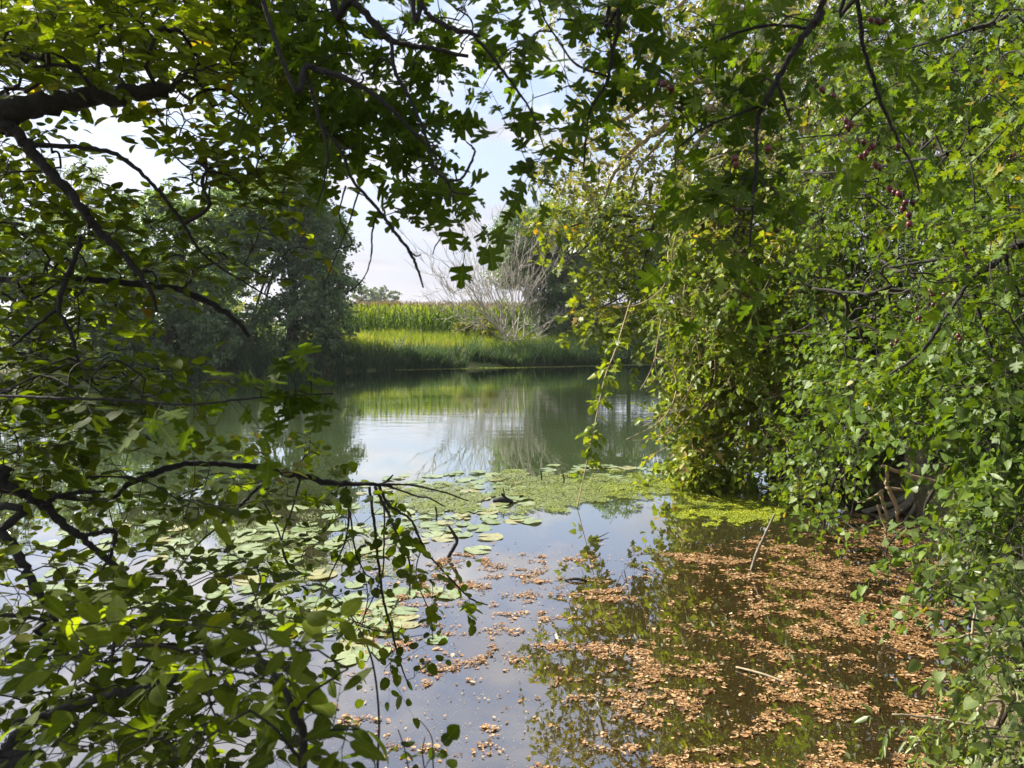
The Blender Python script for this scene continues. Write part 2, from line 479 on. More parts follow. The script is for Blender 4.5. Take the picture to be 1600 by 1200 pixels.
def watermat():
    m, nt, out = newmat('river_surface'); L = nt.links.new
    geo = N(nt, 'NewGeometry'); sx = N(nt, 'SeparateXYZ'); L(geo.outputs['Position'], sx.inputs[0])
    # murky body colour: brown in the shallows under the bushes, grey green out in the river
    mr = N(nt, 'MapRange', interpolation_type='SMOOTHSTEP'); mr.inputs[1].default_value = 6; mr.inputs[2].default_value = 13; L(sx.outputs['Y'], mr.inputs[0])
    n1 = N(nt, 'TexNoise', Scale=1.6, Detail=4.0); L(geo.outputs['Position'], n1.inputs['Vector'])
    br = ramp(nt, [(.35, (.024, .016, .006)), (.65, (.026, .019, .007))]); L(n1.outputs[0], br.inputs[0])
    mx = N(nt, 'Mix', data_type='RGBA'); L(mr.outputs[0], mx.inputs[0]); L(br.outputs[0], mx.inputs[6]); mx.inputs[7].default_value = (.055, .08, .03, 1)
    # ripples: long crests across the view, only out on the open river
    mp = N(nt, 'Mapping'); mp.inputs['Scale'].default_value = (.55, 2.6, 1); L(geo.outputs['Position'], mp.inputs[0])
    w1 = N(nt, 'TexNoise', Scale=1.6, Detail=3.0, Roughness=.5, Distortion=.3); L(mp.outputs[0], w1.inputs['Vector'])
    mp2 = N(nt, 'Mapping'); mp2.inputs['Scale'].default_value = (.25, .9, 1); L(geo.outputs['Position'], mp2.inputs[0])
    patch = N(nt, 'TexNoise', Scale=.5, Detail=2.0); L(mp2.outputs[0], patch.inputs['Vector'])
    pr = N(nt, 'MapRange'); pr.inputs[1].default_value = .42; pr.inputs[2].default_value = .62; pr.inputs[3].default_value = .25; pr.inputs[4].default_value = 1; L(patch.outputs[0], pr.inputs[0])
    fr = N(nt, 'MapRange', interpolation_type='SMOOTHSTEP'); fr.inputs[1].default_value = 10.5; fr.inputs[2].default_value = 17; fr.inputs[3].default_value = .0; fr.inputs[4].default_value = 1; L(sx.outputs['Y'], fr.inputs[0])
    st = N(nt, 'Math', operation='MULTIPLY'); L(pr.outputs[0], st.inputs[0]); L(fr.outputs[0], st.inputs[1])
    s2 = N(nt, 'Math', operation='MULTIPLY_ADD'); s2.inputs[1].default_value = .16; s2.inputs[2].default_value = .006; L(st.outputs[0], s2.inputs[0])
    bp = N(nt, 'Bump', Distance=.035); L(s2.outputs[0], bp.inputs['Strength']); L(w1.outputs[0], bp.inputs['Height'])
    df = N(nt, 'BsdfDiffuse'); L(mx.outputs[2], df.inputs[0])
    gl = N(nt, 'BsdfGlossy', Roughness=.015); gl.inputs[0].default_value = (1, 1, 1, 1); L(bp.outputs[0], gl.inputs['Normal'])
    fn = N(nt, 'Fresnel', IOR=1.45); L(bp.outputs[0], fn.inputs['Normal'])
    fa = N(nt, 'Math', operation='MULTIPLY_ADD', use_clamp=True); fa.inputs[1].default_value = 1.2; fa.inputs[2].default_value = .24; L(fn.outputs[0], fa.inputs[0])
    ms = N(nt, 'MixShader'); L(fa.outputs[0], ms.inputs[0]); L(df.outputs[0], ms.inputs[1]); L(gl.outputs[0], ms.inputs[2]); L(ms.outputs[0], out.inputs[0])
    return m


# ------------------------------------------------------------------ world, sun, camera
SUN_AZ = R(63)      # to the left of straight ahead
SUN_EL = R(40)
sun_dir = np.array([-math.sin(SUN_AZ) * math.cos(SUN_EL), math.cos(SUN_AZ) * math.cos(SUN_EL), math.sin(SUN_EL)])


def make_world():
    w = bpy.data.worlds.new('World'); scn.world = w; w.use_nodes = True
    nt = w.node_tree; nt.nodes.clear(); L = nt.links.new
    out = N(nt, 'OutputWorld'); bg = N(nt, 'Background', Strength=.1); L(bg.outputs[0], out.inputs[0])
    sky = N(nt, 'TexSky', sky_type='NISHITA'); sky.sun_disc = False; sky.sun_elevation = SUN_EL
    sky.sun_rotation = -SUN_AZ; sky.air_density = 1.0; sky.dust_density = 1.6; sky.ozone_density = 1.0
    tc = N(nt, 'TexCoord'); sx = N(nt, 'SeparateXYZ'); L(tc.outputs['Generated'], sx.inputs[0])
    zc = N(nt, 'Math', operation='MAXIMUM'); zc.inputs[1].default_value = 0; L(sx.outputs['Z'], zc.inputs[0])
    za = N(nt, 'Math', operation='ADD'); za.inputs[1].default_value = .16; L(zc.outputs[0], za.inputs[0])
    dv = N(nt, 'VectorMath', operation='DIVIDE'); L(tc.outputs['Generated'], dv.inputs[0])
    cb = N(nt, 'CombineXYZ'); L(za.outputs[0], cb.inputs[0]); L(za.outputs[0], cb.inputs[1]); cb.inputs[2].default_value = 1e6; L(cb.outputs[0], dv.inputs[1])
    n1 = N(nt, 'TexNoise', Scale=1.9, Detail=9.0, Roughness=.6, Distortion=.25); L(dv.outputs[0], n1.inputs['Vector'])
    cov = ramp(nt, [(.46, (0, 0, 0)), (.60, (1, 1, 1))]); L(n1.outputs[0], cov.inputs[0])
    n2 = N(nt, 'TexNoise', Scale=3.5, Detail=6.0, Roughness=.55); L(dv.outputs[0], n2.inputs['Vector'])
    shade = ramp(nt, [(.35, (2.45, 2.45, 2.75)), (.65, (3.8, 3.77, 3.88))]); L(n2.outputs[0], shade.inputs[0])
    # clouds near the sun glow brighter
    dt = N(nt, 'VectorMath', operation='DOT_PRODUCT'); L(tc.outputs['Generated'], dt.inputs[0]); dt.inputs[1].default_value = tuple(sun_dir)
    gm = N(nt, 'MapRange'); gm.inputs[1].default_value = .45; gm.inputs[2].default_value = 1; gm.inputs[3].default_value = 1.0; gm.inputs[4].default_value = 1.9; L(dt.outputs['Value'], gm.inputs[0])
    sc = N(nt, 'VectorMath', operation='SCALE'); L(shade.outputs[0], sc.inputs[0]); L(gm.outputs[0], sc.inputs['Scale'])
    # thin veil over the blue
    vl = N(nt, 'Mix', data_type='RGBA'); vl.inputs[0].default_value = .7; L(sky.outputs[0], vl.inputs[6]); vl.inputs[7].default_value = (2.15, 2.5, 3.4, 1)
    mx = N(nt, 'Mix', data_type='RGBA'); L(cov.outputs[0], mx.inputs[0]); L(vl.outputs[2], mx.inputs[6]); L(sc.outputs[0], mx.inputs[7])
    # hazy lavender towards the horizon
    hz = N(nt, 'MapRange', interpolation_type='SMOOTHSTEP'); hz.inputs[1].default_value = -.02; hz.inputs[2].default_value = .26; hz.inputs[3].default_value = .85; hz.inputs[4].default_value = 0; L(sx.outputs['Z'], hz.inputs[0])
    hc = N(nt, 'VectorMath', operation='SCALE'); hc.inputs[0].default_value = (2.35, 2.3, 2.6); L(gm.outputs[0], hc.inputs['Scale'])
    m2 = N(nt, 'Mix', data_type='RGBA'); L(hz.outputs[0], m2.inputs[0]); L(mx.outputs[2], m2.inputs[6]); L(hc.outputs[0], m2.inputs[7])
    L(m2.outputs[2], bg.inputs[0])


make_world()
sl = bpy.data.lights.new('sun', 'SUN'); sl.energy = 5.0; sl.angle = R(.5); sl.color = (1, .93, .80)
so = bpy.data.objects.new('sun', sl); COL.objects.link(so)
so.rotation_euler = Vector((-sun_dir[0], -sun_dir[1], -sun_dir[2])).to_track_quat('-Z', 'Y').to_euler()
so.location = (-30, 20, 40)

cam = bpy.data.cameras.new('camera'); co = bpy.data.objects.new('camera', cam); COL.objects.link(co)
cam.sensor_width = 36; cam.lens = 27; cam.clip_start = .05; cam.clip_end = 6000
co.location = tuple(EYE); co.rotation_euler = (R(90) - PITCH, 0, 0)
cam.dof.use_dof = True; cam.dof.focus_distance = 9.0; cam.dof.aperture_fstop = 10
scn.camera = co
scn.view_settings.view_transform = 'Standard'; scn.view_settings.look = 'None'; scn.view_settings.exposure = 1.58; scn.view_settings.gamma = 1
scn.cycles.max_bounces = 7; scn.cycles.diffuse_bounces = 4; scn.cycles.glossy_bounces = 3; scn.cycles.transmission_bounces = 5
scn.cycles.caustics_reflective = False; scn.cycles.caustics_refractive = False
scn.cycles.sample_clamp_indirect = 6

# ------------------------------------------------------------------ the setting: ground and water
NEAR = np.array([(-400, 60), (-60, 10), (-14, 3.2), (-6, 2.2), (0, 2.5), (1.6, 2.9), (2.3, 3.6), (3.0, 4.7), (3.9, 6.3), (4.4, 8.2), (4.6, 9.6), (4.8, 12.0), (6.5, 14.5), (10, 17), (30, 23), (400, 90)], float)
fa = [Wt(a, b) for a, b in ((300, 590), (540, 581), (620, 577), (820, 573), (1040, 568))]
FARX = np.array([-400, -60, fa[0][0] - 8] + [p[0] for p in fa] + [30, 400]); FARY = np.array([120, 34, fa[0][1] - 1.5] + [p[1] for p in fa] + [47, 150])


def near_y(x): return np.interp(x, NEAR[:, 0], NEAR[:, 1])
def far_y(x): return np.interp(x, FARX, FARY)


def height(x, y):
    dn = near_y(x) - y          # >0 on the near bank
    df = y - far_y(x)           # >0 on the far bank
    nearh = np.where(dn > 0, .62 * (1 - np.exp(-dn / .9)) + .25 * np.clip(dn / 12, 0, 2), np.maximum(-1.2, dn * .45))
    farh = np.where(df > 0, 1.3 * (1 - np.exp(-df / 2.3)) + .12 * np.clip(df / 40, 0, 1), np.maximum(-1.2, df * .4))
    h = np.maximum(nearh, farh)
    h = h + .9 * np.exp(-(((x - 3.75) / .55) ** 2 + ((y - 10.3) / .6) ** 2))
    land = (h > .02)
    return h + land * (fbm(x * .8, y * .8, 3) - .5) * .14 * np.clip((h - .15) / .5, 0, 1)


gx = np.unique(np.concatenate([np.linspace(-2500, -60, 30), np.linspace(-60, -14, 47), np.linspace(-14, 14, 141), np.linspace(14, 60, 47), np.linspace(60, 2500, 30)]))
gy = np.unique(np.concatenate([np.linspace(-300, -10, 12), np.linspace(-10, 14, 121), np.linspace(14, 26, 20), np.linspace(26, 50, 121), np.linspace(50, 120, 50), np.linspace(120, 3500, 40)]))
X, Y = np.meshgrid(gx, gy)
Z = height(X, Y)
nx, ny = len(gx), len(gy)
i, j = np.meshgrid(np.arange(nx - 1), np.arange(ny - 1)); b = (j * nx + i).ravel()
mb = MB(); mb.add(np.stack([X.ravel(), Y.ravel(), Z.ravel()], 1), None, np.stack([b, b + 1, b + nx + 1, b + nx], 1))
tag(mb.build('ground', groundmat(), smooth=True), kind='structure')
mb = MB(); mb.add([(-2400, -5, 0), (2400, -5, 0), (2400, 160, 0), (-2400, 160, 0)], None, [[0, 1, 2, 3]])
tag(mb.build('river_water', watermat()), kind='structure')


def gz(x, y): return height(np.asarray(x, float), np.asarray(y, float))


# ------------------------------------------------------------------ helpers for woody things
def limb(parent, pts, Y0, Y1, name='branch', mat=None, rough=.12, sides=8, start=None, sub=7, bend=.012):
    """a branch traced as (px, py, width px) between depths Y0 and Y1, as a part; returns its centre line"""
    a = np.array(pts, float)
    t = np.linspace(0, 1, len(a)); dep = Y0 + (Y1 - Y0) * t
    p = P(a[:, 0], a[:, 1], dep); r = a[:, 2] * .5 * dep / F
    rows = np.hstack([p, r[:, None]])
    if start is not None: rows = np.vstack([np.array(start, float), rows])
    s = spline(rows, sub)
    s[:, :3] += rng.normal(size=(len(s), 3)) * s[:, 3:4] * .22
    mbx = MB(); tube(mbx, s[:, :3], np.maximum(s[:, 3], .0012), sides, 0, rough)
    mbx.build(name, mat or M['bark'], parent, smooth=True)
    return s[:, :3]


def wood(parent, rows, name='trunk', mat=None, sides=10, rough=.06, sub=8):
    s = spline(np.array(rows, float), sub)
    mbx = MB(); tube(mbx, s[:, :3], s[:, 3], sides, 0, rough)
    mbx.build(name, mat or M['bark'], parent, smooth=True)
    return s[:, :3]


# =================================================================== LEFT: oval-leaved tree leaning over the water
lt = thing('overhanging_tree', 'oval-leaved tree with thick dark broken limbs, leaning over the water along the photo\'s left edge', 'tree', (-2.5, 1.1, .62))
sk = [wood(lt, [(-2.5, 1.1, .5, .17), (-2.42, 1.25, 1.3, .14), (-2.3, 1.5, 2.2, .12), (-2.35, 1.9, 3.4, .10), (-2.7, 2.5, 4.8, .07), (-3.1, 3.1, 6.2, .04)])]
TR = lambda z, r=.05: (-2.33, 1.55, z, r)
L1 = limb(lt, [(-60, 200, 44), (0, 183, 40), (80, 160, 34), (170, 150, 29), (262, 143, 22)], 2.0, 2.1, start=TR(2.4, .05), rough=.1)
L2 = limb(lt, [(0, 192, 20), (30, 215, 18), (75, 265, 16), (130, 325, 14), (150, 360, 13), (190, 395, 10), (235, 455, 7), (245, 487, 4)], 2.0, 2.1)
L2b = limb(lt, [(40, 228, 8), (130, 230, 7), (190, 245, 7), (235, 285, 6), (265, 320, 6), (290, 355, 5), (320, 400, 4), (380, 440, 3), (430, 470, 2)], 2.02, 2.2, rough=.06, sides=6)
L2c = limb(lt, [(40, 105, 4), (100, 103, 6), (130, 120, 7), (150, 150, 7)], 2.0, 2.06, sides=6)
L3 = limb(lt, [(-80, 440, 14), (50, 437, 11), (150, 437, 10), (195, 442, 10), (255, 448, 10), (300, 460, 11), (340, 480, 10), (372, 505, 9), (388, 525, 6)], 2.3, 2.4, start=TR(2.2, .04))
L3b = limb(lt, [(128, 370, 8), (110, 420, 8), (92, 480, 8), (110, 520, 6), (125, 575, 4)], 2.08, 2.1, sides=6)
L3c = limb(lt, [(92, 480, 6), (55, 510, 5), (20, 540, 4)], 2.09, 2.1, sides=6)
L4 = limb(lt, [(-60, 616, 6), (0, 618, 5), (90, 622, 5), (180, 625, 5), (280, 632, 4), (340, 628, 4), (420, 620, 3), (520, 615, 2)], 1.7, 1.55, start=TR(1.9, .02), rough=.06, sides=6)
L5 = limb(lt, [(-60, 735, 18), (0, 757, 15), (40, 775, 14), (65, 790, 15), (110, 825, 12), (140, 850, 11), (180, 885, 9), (220, 920, 6)], 1.9, 2.0, start=TR(1.7, .05))
L5b = limb(lt, [(65, 788, 9), (90, 776, 9), (120, 770, 8), (165, 768, 4)], 1.92, 1.98, sides=6)
L5c = limb(lt, [(130, 838, 7), (165, 830, 8), (180, 836, 8), (172, 870, 6), (160, 890, 4)], 1.96, 2.0, sides=6)
L6 = limb(lt, [(-30, 795, 15), (0, 830, 14), (30, 870, 14), (50, 910, 14), (75, 945, 12), (95, 990, 8)], 1.8, 1.8, start=TR(1.65, .04))
L5d = limb(lt, [(150, 780, 7), (200, 757, 9), (245, 738, 11), (290, 725, 9), (345, 725, 8), (410, 733, 10), (460, 742, 10), (520, 755, 9), (590, 757, 6), (612, 757, 5)], 2.4, 2.75, start=(-1.6, 2.0, 1.78, .02))
tips = []
tips.append(limb(lt, [(605, 757, 4), (640, 758, 3.5), (690, 768, 3), (732, 783, 2)], 2.75, 2.75, sides=6))
tips.append(limb(lt, [(600, 757, 4), (650, 775, 3), (670, 778, 3), (696, 792, 2)], 2.74, 2.7, sides=6))
tips.append(limb(lt, [(595, 757, 4), (606, 750, 4), (614, 742, 2)], 2.74, 2.72, sides=5))
hang = [
    [(577, 760, 5), (585, 820, 5), (591, 880, 4.5), (600, 940, 4.5), (612, 985, 4), (625, 1035, 3), (640, 1075, 2)],
    [(585, 760, 5), (605, 800, 5), (622, 840, 4), (640, 880, 3), (640, 930, 2.5)],
    [(592, 760, 5), (608, 790, 4.5), (640, 810, 4), (655, 840, 4), (668, 865, 3), (700, 900, 3), (735, 935, 3), (762, 945, 2)],
    [(540, 757, 4), (545, 810, 3.5), (538, 850, 3), (520, 890, 2.5), (500, 930, 2)],
    [(547, 800, 3), (555, 860, 3), (570, 895, 2.5), (585, 905, 2)],
    [(600, 770, 3), (600, 850, 3), (596, 900, 2.5), (570, 960, 2), (545, 1000, 1.5)],
    [(660, 850, 2.5), (650, 900, 2), (672, 960, 2), (676, 1000, 1.5)],
    [(470, 745, 4), (455, 800, 3), (440, 850, 2.5), (455, 890, 2), (490, 900, 1.5)],
    [(430, 738, 4), (400, 765, 5), (380, 785, 5), (350, 815, 4), (310, 850, 3), (270, 900, 2)],
    [(410, 780, 3), (435, 830, 2.5), (450, 880, 2.5), (480, 900, 2)],
]
for h in hang: tips.append(limb(lt, h, 2.72, 2.55, sides=6, rough=.05, mat=M['twig']))
L8 = limb(lt, [(-40, 1200, 22), (0, 1175, 18), (50, 1130, 17), (110, 1105, 15), (180, 1085, 14), (250, 1070, 13), (285, 1058, 9)], 1.45, 1.6, start=(-2.4, 1.3, 1.2, .06))
L8b = limb(lt, [(20, 1128, 9), (60, 1120, 9), (110, 1105, 9)], 1.47, 1.52, sides=6)
L9 = limb(lt, [(-20, 960, 8), (60, 990, 7), (130, 1035, 6), (200, 1030, 6), (270, 1030, 5), (330, 1010, 4), (380, 975, 3)], 1.6, 1.75, start=TR(1.6, .025))
sk += [L1, L2, L2b, L2c, L3, L3b, L3c, L4, L5, L5b, L5c, L5d, L6, L8, L8b, L9] + tips
SK = np.vstack(sk)
mb = MB()


def leafy(poly, n, depth, thick, size, tp, nl=8, L=(.12, .22), skel=SK, mbx=None, clumps=None, sig=.1, **kw):
    T = region(poly, n, depth, thick, clumps, sig) if poly is not None else kw.pop('pts')
    skip = kw.pop('skip', None)
    if skip:
        a_, b_ = pix(T); T = T[~in_poly(a_, b_ + 12, skip)]
    gw = kw.pop('gw', {})
    D = grow(mbx, skel, T, **gw)
    D = unit(D + rng.normal(size=D.shape) * .45 + np.array([0, 0, -.05]))
    sc_ = 4.5 / np.ptp(T[:, 2]).clip(1, 4)
    rb = np.clip(.48 + (vnoise(T[:, 0] * sc_ + T[:, 1] * 1.3, T[:, 2] * sc_ + 7) - .5) * 1.25 + rng.normal(size=len(T)) * .1, .02, .84)
    sprays(mbx, T, D, rng.uniform(*L, len(T)), nl, size, tp, rbias=rb, **kw)


gw = dict(r_tip=.0012, r_max=.006)
A = dict(mbx=mb, size=.044, tp=OVAL, gw=gw, r=.001, flat=.9, tilt=.28, droop=.12)
leafy([(-40, -60), (420, -60), (470, 60), (430, 130), (250, 120), (100, 140), (-40, 150)], 470, 1.9, .9, **A)
leafy([(260, 110), (480, 100), (520, 240), (470, 330), (330, 330), (250, 200)], 165, 2.1, .7, **A)
leafy([(-40, 190), (50, 190), (150, 240), (160, 330), (-40, 330)], 60, 2.0, .7, **A)
leafy([(-40, 300), (300, 300), (370, 370), (360, 430), (290, 460), (200, 480), (230, 600), (-40, 610)], 265, 2.1, .9, **A)
leafy([(330, 330), (480, 360), (500, 430), (430, 470), (350, 440)], 12, 2.2, .2, L=(.08, .14), **{**A, 'nl': 5})
leafy([(-40, 560), (200, 560), (330, 600), (240, 660), (180, 690), (-40, 760)], 125, 1.8, .7, **A)
leafy([(-40, 690), (220, 690), (420, 710), (420, 760), (330, 830), (-40, 850)], 72, 1.9, .8, **A)
leafy([(-40, 840), (420, 850), (440, 920), (300, 960), (-40, 960)], 46, 1.8, .6, **A)
leafy([(-40, 930), (430, 930), (440, 1100), (380, 1210), (-40, 1220)], 165, 1.45, .6, **A)
B = dict(mbx=mb, size=.036, tp=ROUND, gw=gw, r=.0009, nl=7, L=(.08, .15), droop=.4, flat=.4)
leafy([(330, 720), (420, 680), (480, 670), (500, 700), (570, 730), (590, 760), (480, 780), (400, 790), (320, 800)], 32, 2.55, .3, **B)
leafy([(350, 790), (520, 760), (640, 780), (700, 880), (720, 900), (690, 930), (640, 1000), (600, 1030), (520, 1010), (450, 960), (360, 900)], 78, 2.5, .35, **B)
leafy([(690, 920), (775, 930), (770, 960), (700, 950)], 4, 2.55, .05, **{**B, 'L': (.05, .09)})
leafy([(580, 1000), (660, 1000), (660, 1060), (600, 1060)], 5, 2.5, .1, **{**B, 'nl': 4})
# unseen crown added up and out over the river to shade the branches below
T = np.vstack([cloud((-3.3, 4.0, 5.6), (1.6, 1.3, 1.1), 330), cloud((-4.8, 4.3, 4.6), (1.5, 1.2, 1.2), 260), cloud((-1.5, 3.1, 5.7), (1.3, .9, .8), 150)])
D = grow(mb, np.vstack([SK, sk[0]]), T, r_tip=.003, r_max=.04)
sprays(mb, T, D + rng.normal(size=D.shape) * .5, .4, 11, .075, OVALM)
mb.build('crown', [M['oval'], M['twig']], lt)

# ------------------------------------------------------------------ lobed leaves: hawthorn arching over the top
ht = thing('hawthorn_tree', 'dark lobed-leaved hawthorn hanging down from the top with bare twig tips against the sky', 'tree', (2.4, -.7, .75))
s0 = wood(ht, [(2.4, -.7, .6, .12), (2.35, -.5, 1.6, .10), (2.15, -.1, 2.9, .085), (1.5, .5, 3.8, .06), (.6, 1.1, 4.2, .05), (-.2, 1.6, 4.3, .04), (-.9, 2.2, 4.4, .03)])
st1 = (-.25, 1.65, 4.25, .02)
hs = [s0]
hs.append(limb(ht, [(520, -60, 13), (553, 0, 11), (575, 25, 11), (606, 60, 10), (640, 70, 8), (675, 77, 7), (731, 88, 5)], 1.8, 1.75, start=st1))
hs.append(limb(ht, [(612, 62, 7), (616, 110, 6), (637, 147, 6), (662, 206, 5), (681, 266, 4), (697, 281, 4), (710, 301, 3.5), (744, 303, 2)], 1.75, 1.7, sides=6))
hs.append(limb(ht, [(697, 283, 4), (722, 278, 4), (741, 241, 3.5), (738, 230, 3), (728, 221, 2)], 1.7, 1.68, sides=6))
hs.append(limb(ht, [(640, -60, 9), (659, 0, 8), (675, 28, 8), (716, 47, 8), (750, 56, 6)], 1.6, 1.6, start=st1))
hs.append(limb(ht, [(740, 55, 6), (770, 90, 5), (800, 130, 4), (830, 175, 3), (850, 230, 2)], 1.6, 1.65, sides=6))
hs.append(limb(ht, [(440, 90, 7), (480, 105, 10), (545, 125, 9), (600, 160, 7), (640, 200, 5), (690, 250, 3)], 1.7, 1.75, start=(-.8, 1.85, 3.75, .011)))
hs.append(limb(ht, [(470, 108, 6), (483, 130, 6), (500, 190, 5), (512, 235, 4), (505, 290, 3), (495, 322, 2)], 1.72, 1.72, sides=6))
hs.append(limb(ht, [(535, 240, 5), (550, 280, 5), (585, 320, 5), (615, 360, 5), (640, 393, 5), (652, 420, 4), (662, 450, 2.5)], 1.75, 1.75, start=(*P(500, 190, 1.72), .003)))
hs.append(limb(ht, [(640, 393, 4), (650, 400, 3), (658, 398, 2)], 1.75, 1.75, sides=5))
hs.append(limb(ht, [(590, 330, 3), (582, 360, 3), (580, 400, 2.5), (568, 435, 2), (540, 460, 1.5)], 1.76, 1.8, sides=5))
hs.append(limb(ht, [(560, 300, 3), (545, 350, 2.5), (525, 400, 2), (505, 450, 1.5)], 1.76, 1.8, sides=5))
hs.append(limb(ht, [(540, 290, 3), (530, 340, 2.5), (550, 380, 2), (520, 390, 1.5)], 1.76, 1.8, sides=5))
hs.append(limb(ht, [(690, 370, 2.5), (680, 385, 2), (676, 398, 1.5)], 1.74, 1.74, sides=5))
st2 = (.6, 1.15, 4.15, .02)
hs.append(limb(ht, [(972, -60, 8), (967, 15, 7), (965, 50, 7), (957, 80, 6), (950, 125, 6), (935, 150, 5), (920, 180, 4), (915, 220, 4), (912, 262, 3)], 1.7, 1.75, start=st2))
hs.append(limb(ht, [(950, 120, 4), (900, 100, 3.5), (870, 60, 3), (850, 30, 3)], 1.72, 1.8, sides=6))
hs.append(limb(ht, [(960, 40, 4), (920, 32, 4), (870, 30, 3)], 1.72, 1.8, sides=6))
hs.append(limb(ht, [(1310, -60, 10), (1284, 19, 10), (1262, 47, 10), (1230, 95, 9), (1213, 128, 9), (1190, 170, 8), (1182, 200, 7), (1182, 250, 6), (1177, 300, 5), (1172, 385, 3)], 1.7, 1.75, start=(.95, .95, 4.0, .02)))
hs.append(limb(ht, [(1215, 126, 5), (1222, 150, 5), (1235, 190, 3)], 1.72, 1.72, sides=6))
hs.append(limb(ht, [(1190, 165, 5), (1150, 180, 4), (1100, 200, 3.5), (1060, 230, 3)], 1.73, 1.75, sides=6))
hs.append(limb(ht, [(1262, 45, 5), (1200, 40, 5), (1130, 60, 4), (1080, 90, 3)], 1.72, 1.75, sides=6))
hs.append(limb(ht, [(1340, -60, 8), (1340, 0, 7), (1347, 56, 7), (1350, 80, 6), (1365, 125, 6), (1372, 150, 5.5), (1390, 190, 5), (1405, 222, 4), (1425, 260, 3.5), (1437, 300, 2.5)], 1.9, 2.1, start=(.95, .95, 4.0, .02)))
hs.append(limb(ht, [(1372, 150, 4), (1340, 175, 3), (1310, 210, 2.5)], 2.0, 2.0, sides=6))
HS = np.vstack(hs)
mb = MB()
H = dict(mbx=mb, size=.057, tp=HAW, gw=gw, r=.001, nl=6, L=(.08, .16), skel=HS, tilt=.55, skip=[(705, 110), (765, 90), (800, 270), (900, 310), (940, 500), (540, 520), (540, 395), (735, 385), (742, 250)])
leafy([(380, -60), (740, -60), (740, 70), (640, 160), (480, 150), (400, 100)], 85, 1.75, .35, **H)
leafy([(470, 110), (640, 100), (690, 230), (680, 270), (560, 270), (480, 230)], 38, 1.75, .3, **H)
leafy([(590, 285), (690, 255), (728, 320), (720, 350), (640, 335), (595, 330)], 11, 1.72, .1, **{**H, 'L': (.06, .11), 'nl': 5})
leafy([(760, -60), (960, -60), (960, 80), (890, 160), (800, 150), (760, 80)], 27, 1.62, .3, **H)
leafy([(770, 190), (880, 180), (950, 190), (940, 280), (880, 280), (830, 260), (790, 255)], 8, 1.65, .15, **{**H, 'nl': 5})
leafy([(900, -60), (1020, -60), (1000, 120), (950, 160), (900, 100)], 13, 1.7, .2, **H)
leafy([(1050, 40), (1120, -60), (1380, -60), (1340, 60), (1260, 180), (1240, 280), (1120, 290), (1040, 180)], 62, 1.7, .35, **H)
leafy([(1040, 180), (1240, 250), (1220, 420), (1110, 430), (1040, 330)], 22, 1.7, .25, **{**H, 'nl': 5})
leafy([(1330, -40), (1420, 40), (1440, 300), (1400, 310), (1330, 200)], 26, 1.95, .25, **{**H, 'nl': 5})
# lobed shoot at the end of the level branch on the left
leafy([(230, 610), (400, 600), (525, 590), (525, 625), (400, 640), (240, 650)], 15, 1.52, .12, **{**H, 'L': (.05, .1), 'nl': 5, 'skel': L4, 'skip': None})
# crown over the viewer's head
T = np.vstack([cloud((-.6, 2.3, 4.75), (1.3, .9, .6), 150), cloud((.7, 1.5, 4.3), (1.0, .8, .5), 100)])
D = grow(mb, np.vstack([HS]), T, r_tip=.003, r_max=.03)
sprays(mb, T, D + rng.normal(size=D.shape) * .5, .3, 9, .06, HAW)
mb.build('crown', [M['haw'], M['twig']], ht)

# haws: each berry a part of its tree
bm_ = MB()
u = np.linspace(0, math.pi, 7); w8 = np.arange(10) / 10 * 2 * math.pi
bv = np.array([(math.sin(a) * math.cos(c), math.sin(a) * math.sin(c), math.cos(a) * 1.08 - 0) for a in u for c in w8]) * .0058
bq = [[k * 10 + c, k * 10 + (c + 1) % 10, (k + 1) * 10 + (c + 1) % 10, (k + 1) * 10 + c] for k in range(6) for c in range(10)]
bm_.add(bv, None, bq, 0)
tube(bm_, [(0, 0, .0055), (.002, 0, .014), (.006, .002, .026)], [.0008, .0007, .0007], 5, 1)
tube(bm_, [(0, 0, -.0058), (0, 0, -.0085)], [.0022, .0028], 6, 1)
berry_me = bm_.mesh('berry', [M['berry'], M['twig']], True)


def berries(parent, spots, Y):
    for (a, b_) in spots:
        o = bpy.data.objects.new('berry', berry_me); COL.objects.link(o)
        p = P(a, b_, Y + rng.uniform(-.04, .04)); o.parent = parent; o.location = Vector(p) - parent.location
        o.rotation_euler = (rng.normal() * .4, rng.normal() * .4, rng.uniform(0, 6)); s_ = rng.uniform(1.1, 1.5); o.scale = (s_, s_, s_)


berries(ht, [(1322, 188), (1330, 194), (1325, 199), (1350, 222), (1358, 233), (1345, 245), (1353, 240), (1363, 228), (1368, 257), (1374, 262), (1390, 294), (1397, 300), (1405, 303), (1415, 316), (1426, 316),
             (1420, 336), (1421, 350), (1411, 326), (1360, 31), (1371, 33), (1382, 30), (1302, 150), (1284, 140), (1404, 228)], 1.95)
berries(ht, [(1031, 127), (1037, 131), (1050, 141), (1048, 137), (1148, 247), (1150, 256), (1120, 77), (1200, 232)], 1.72)

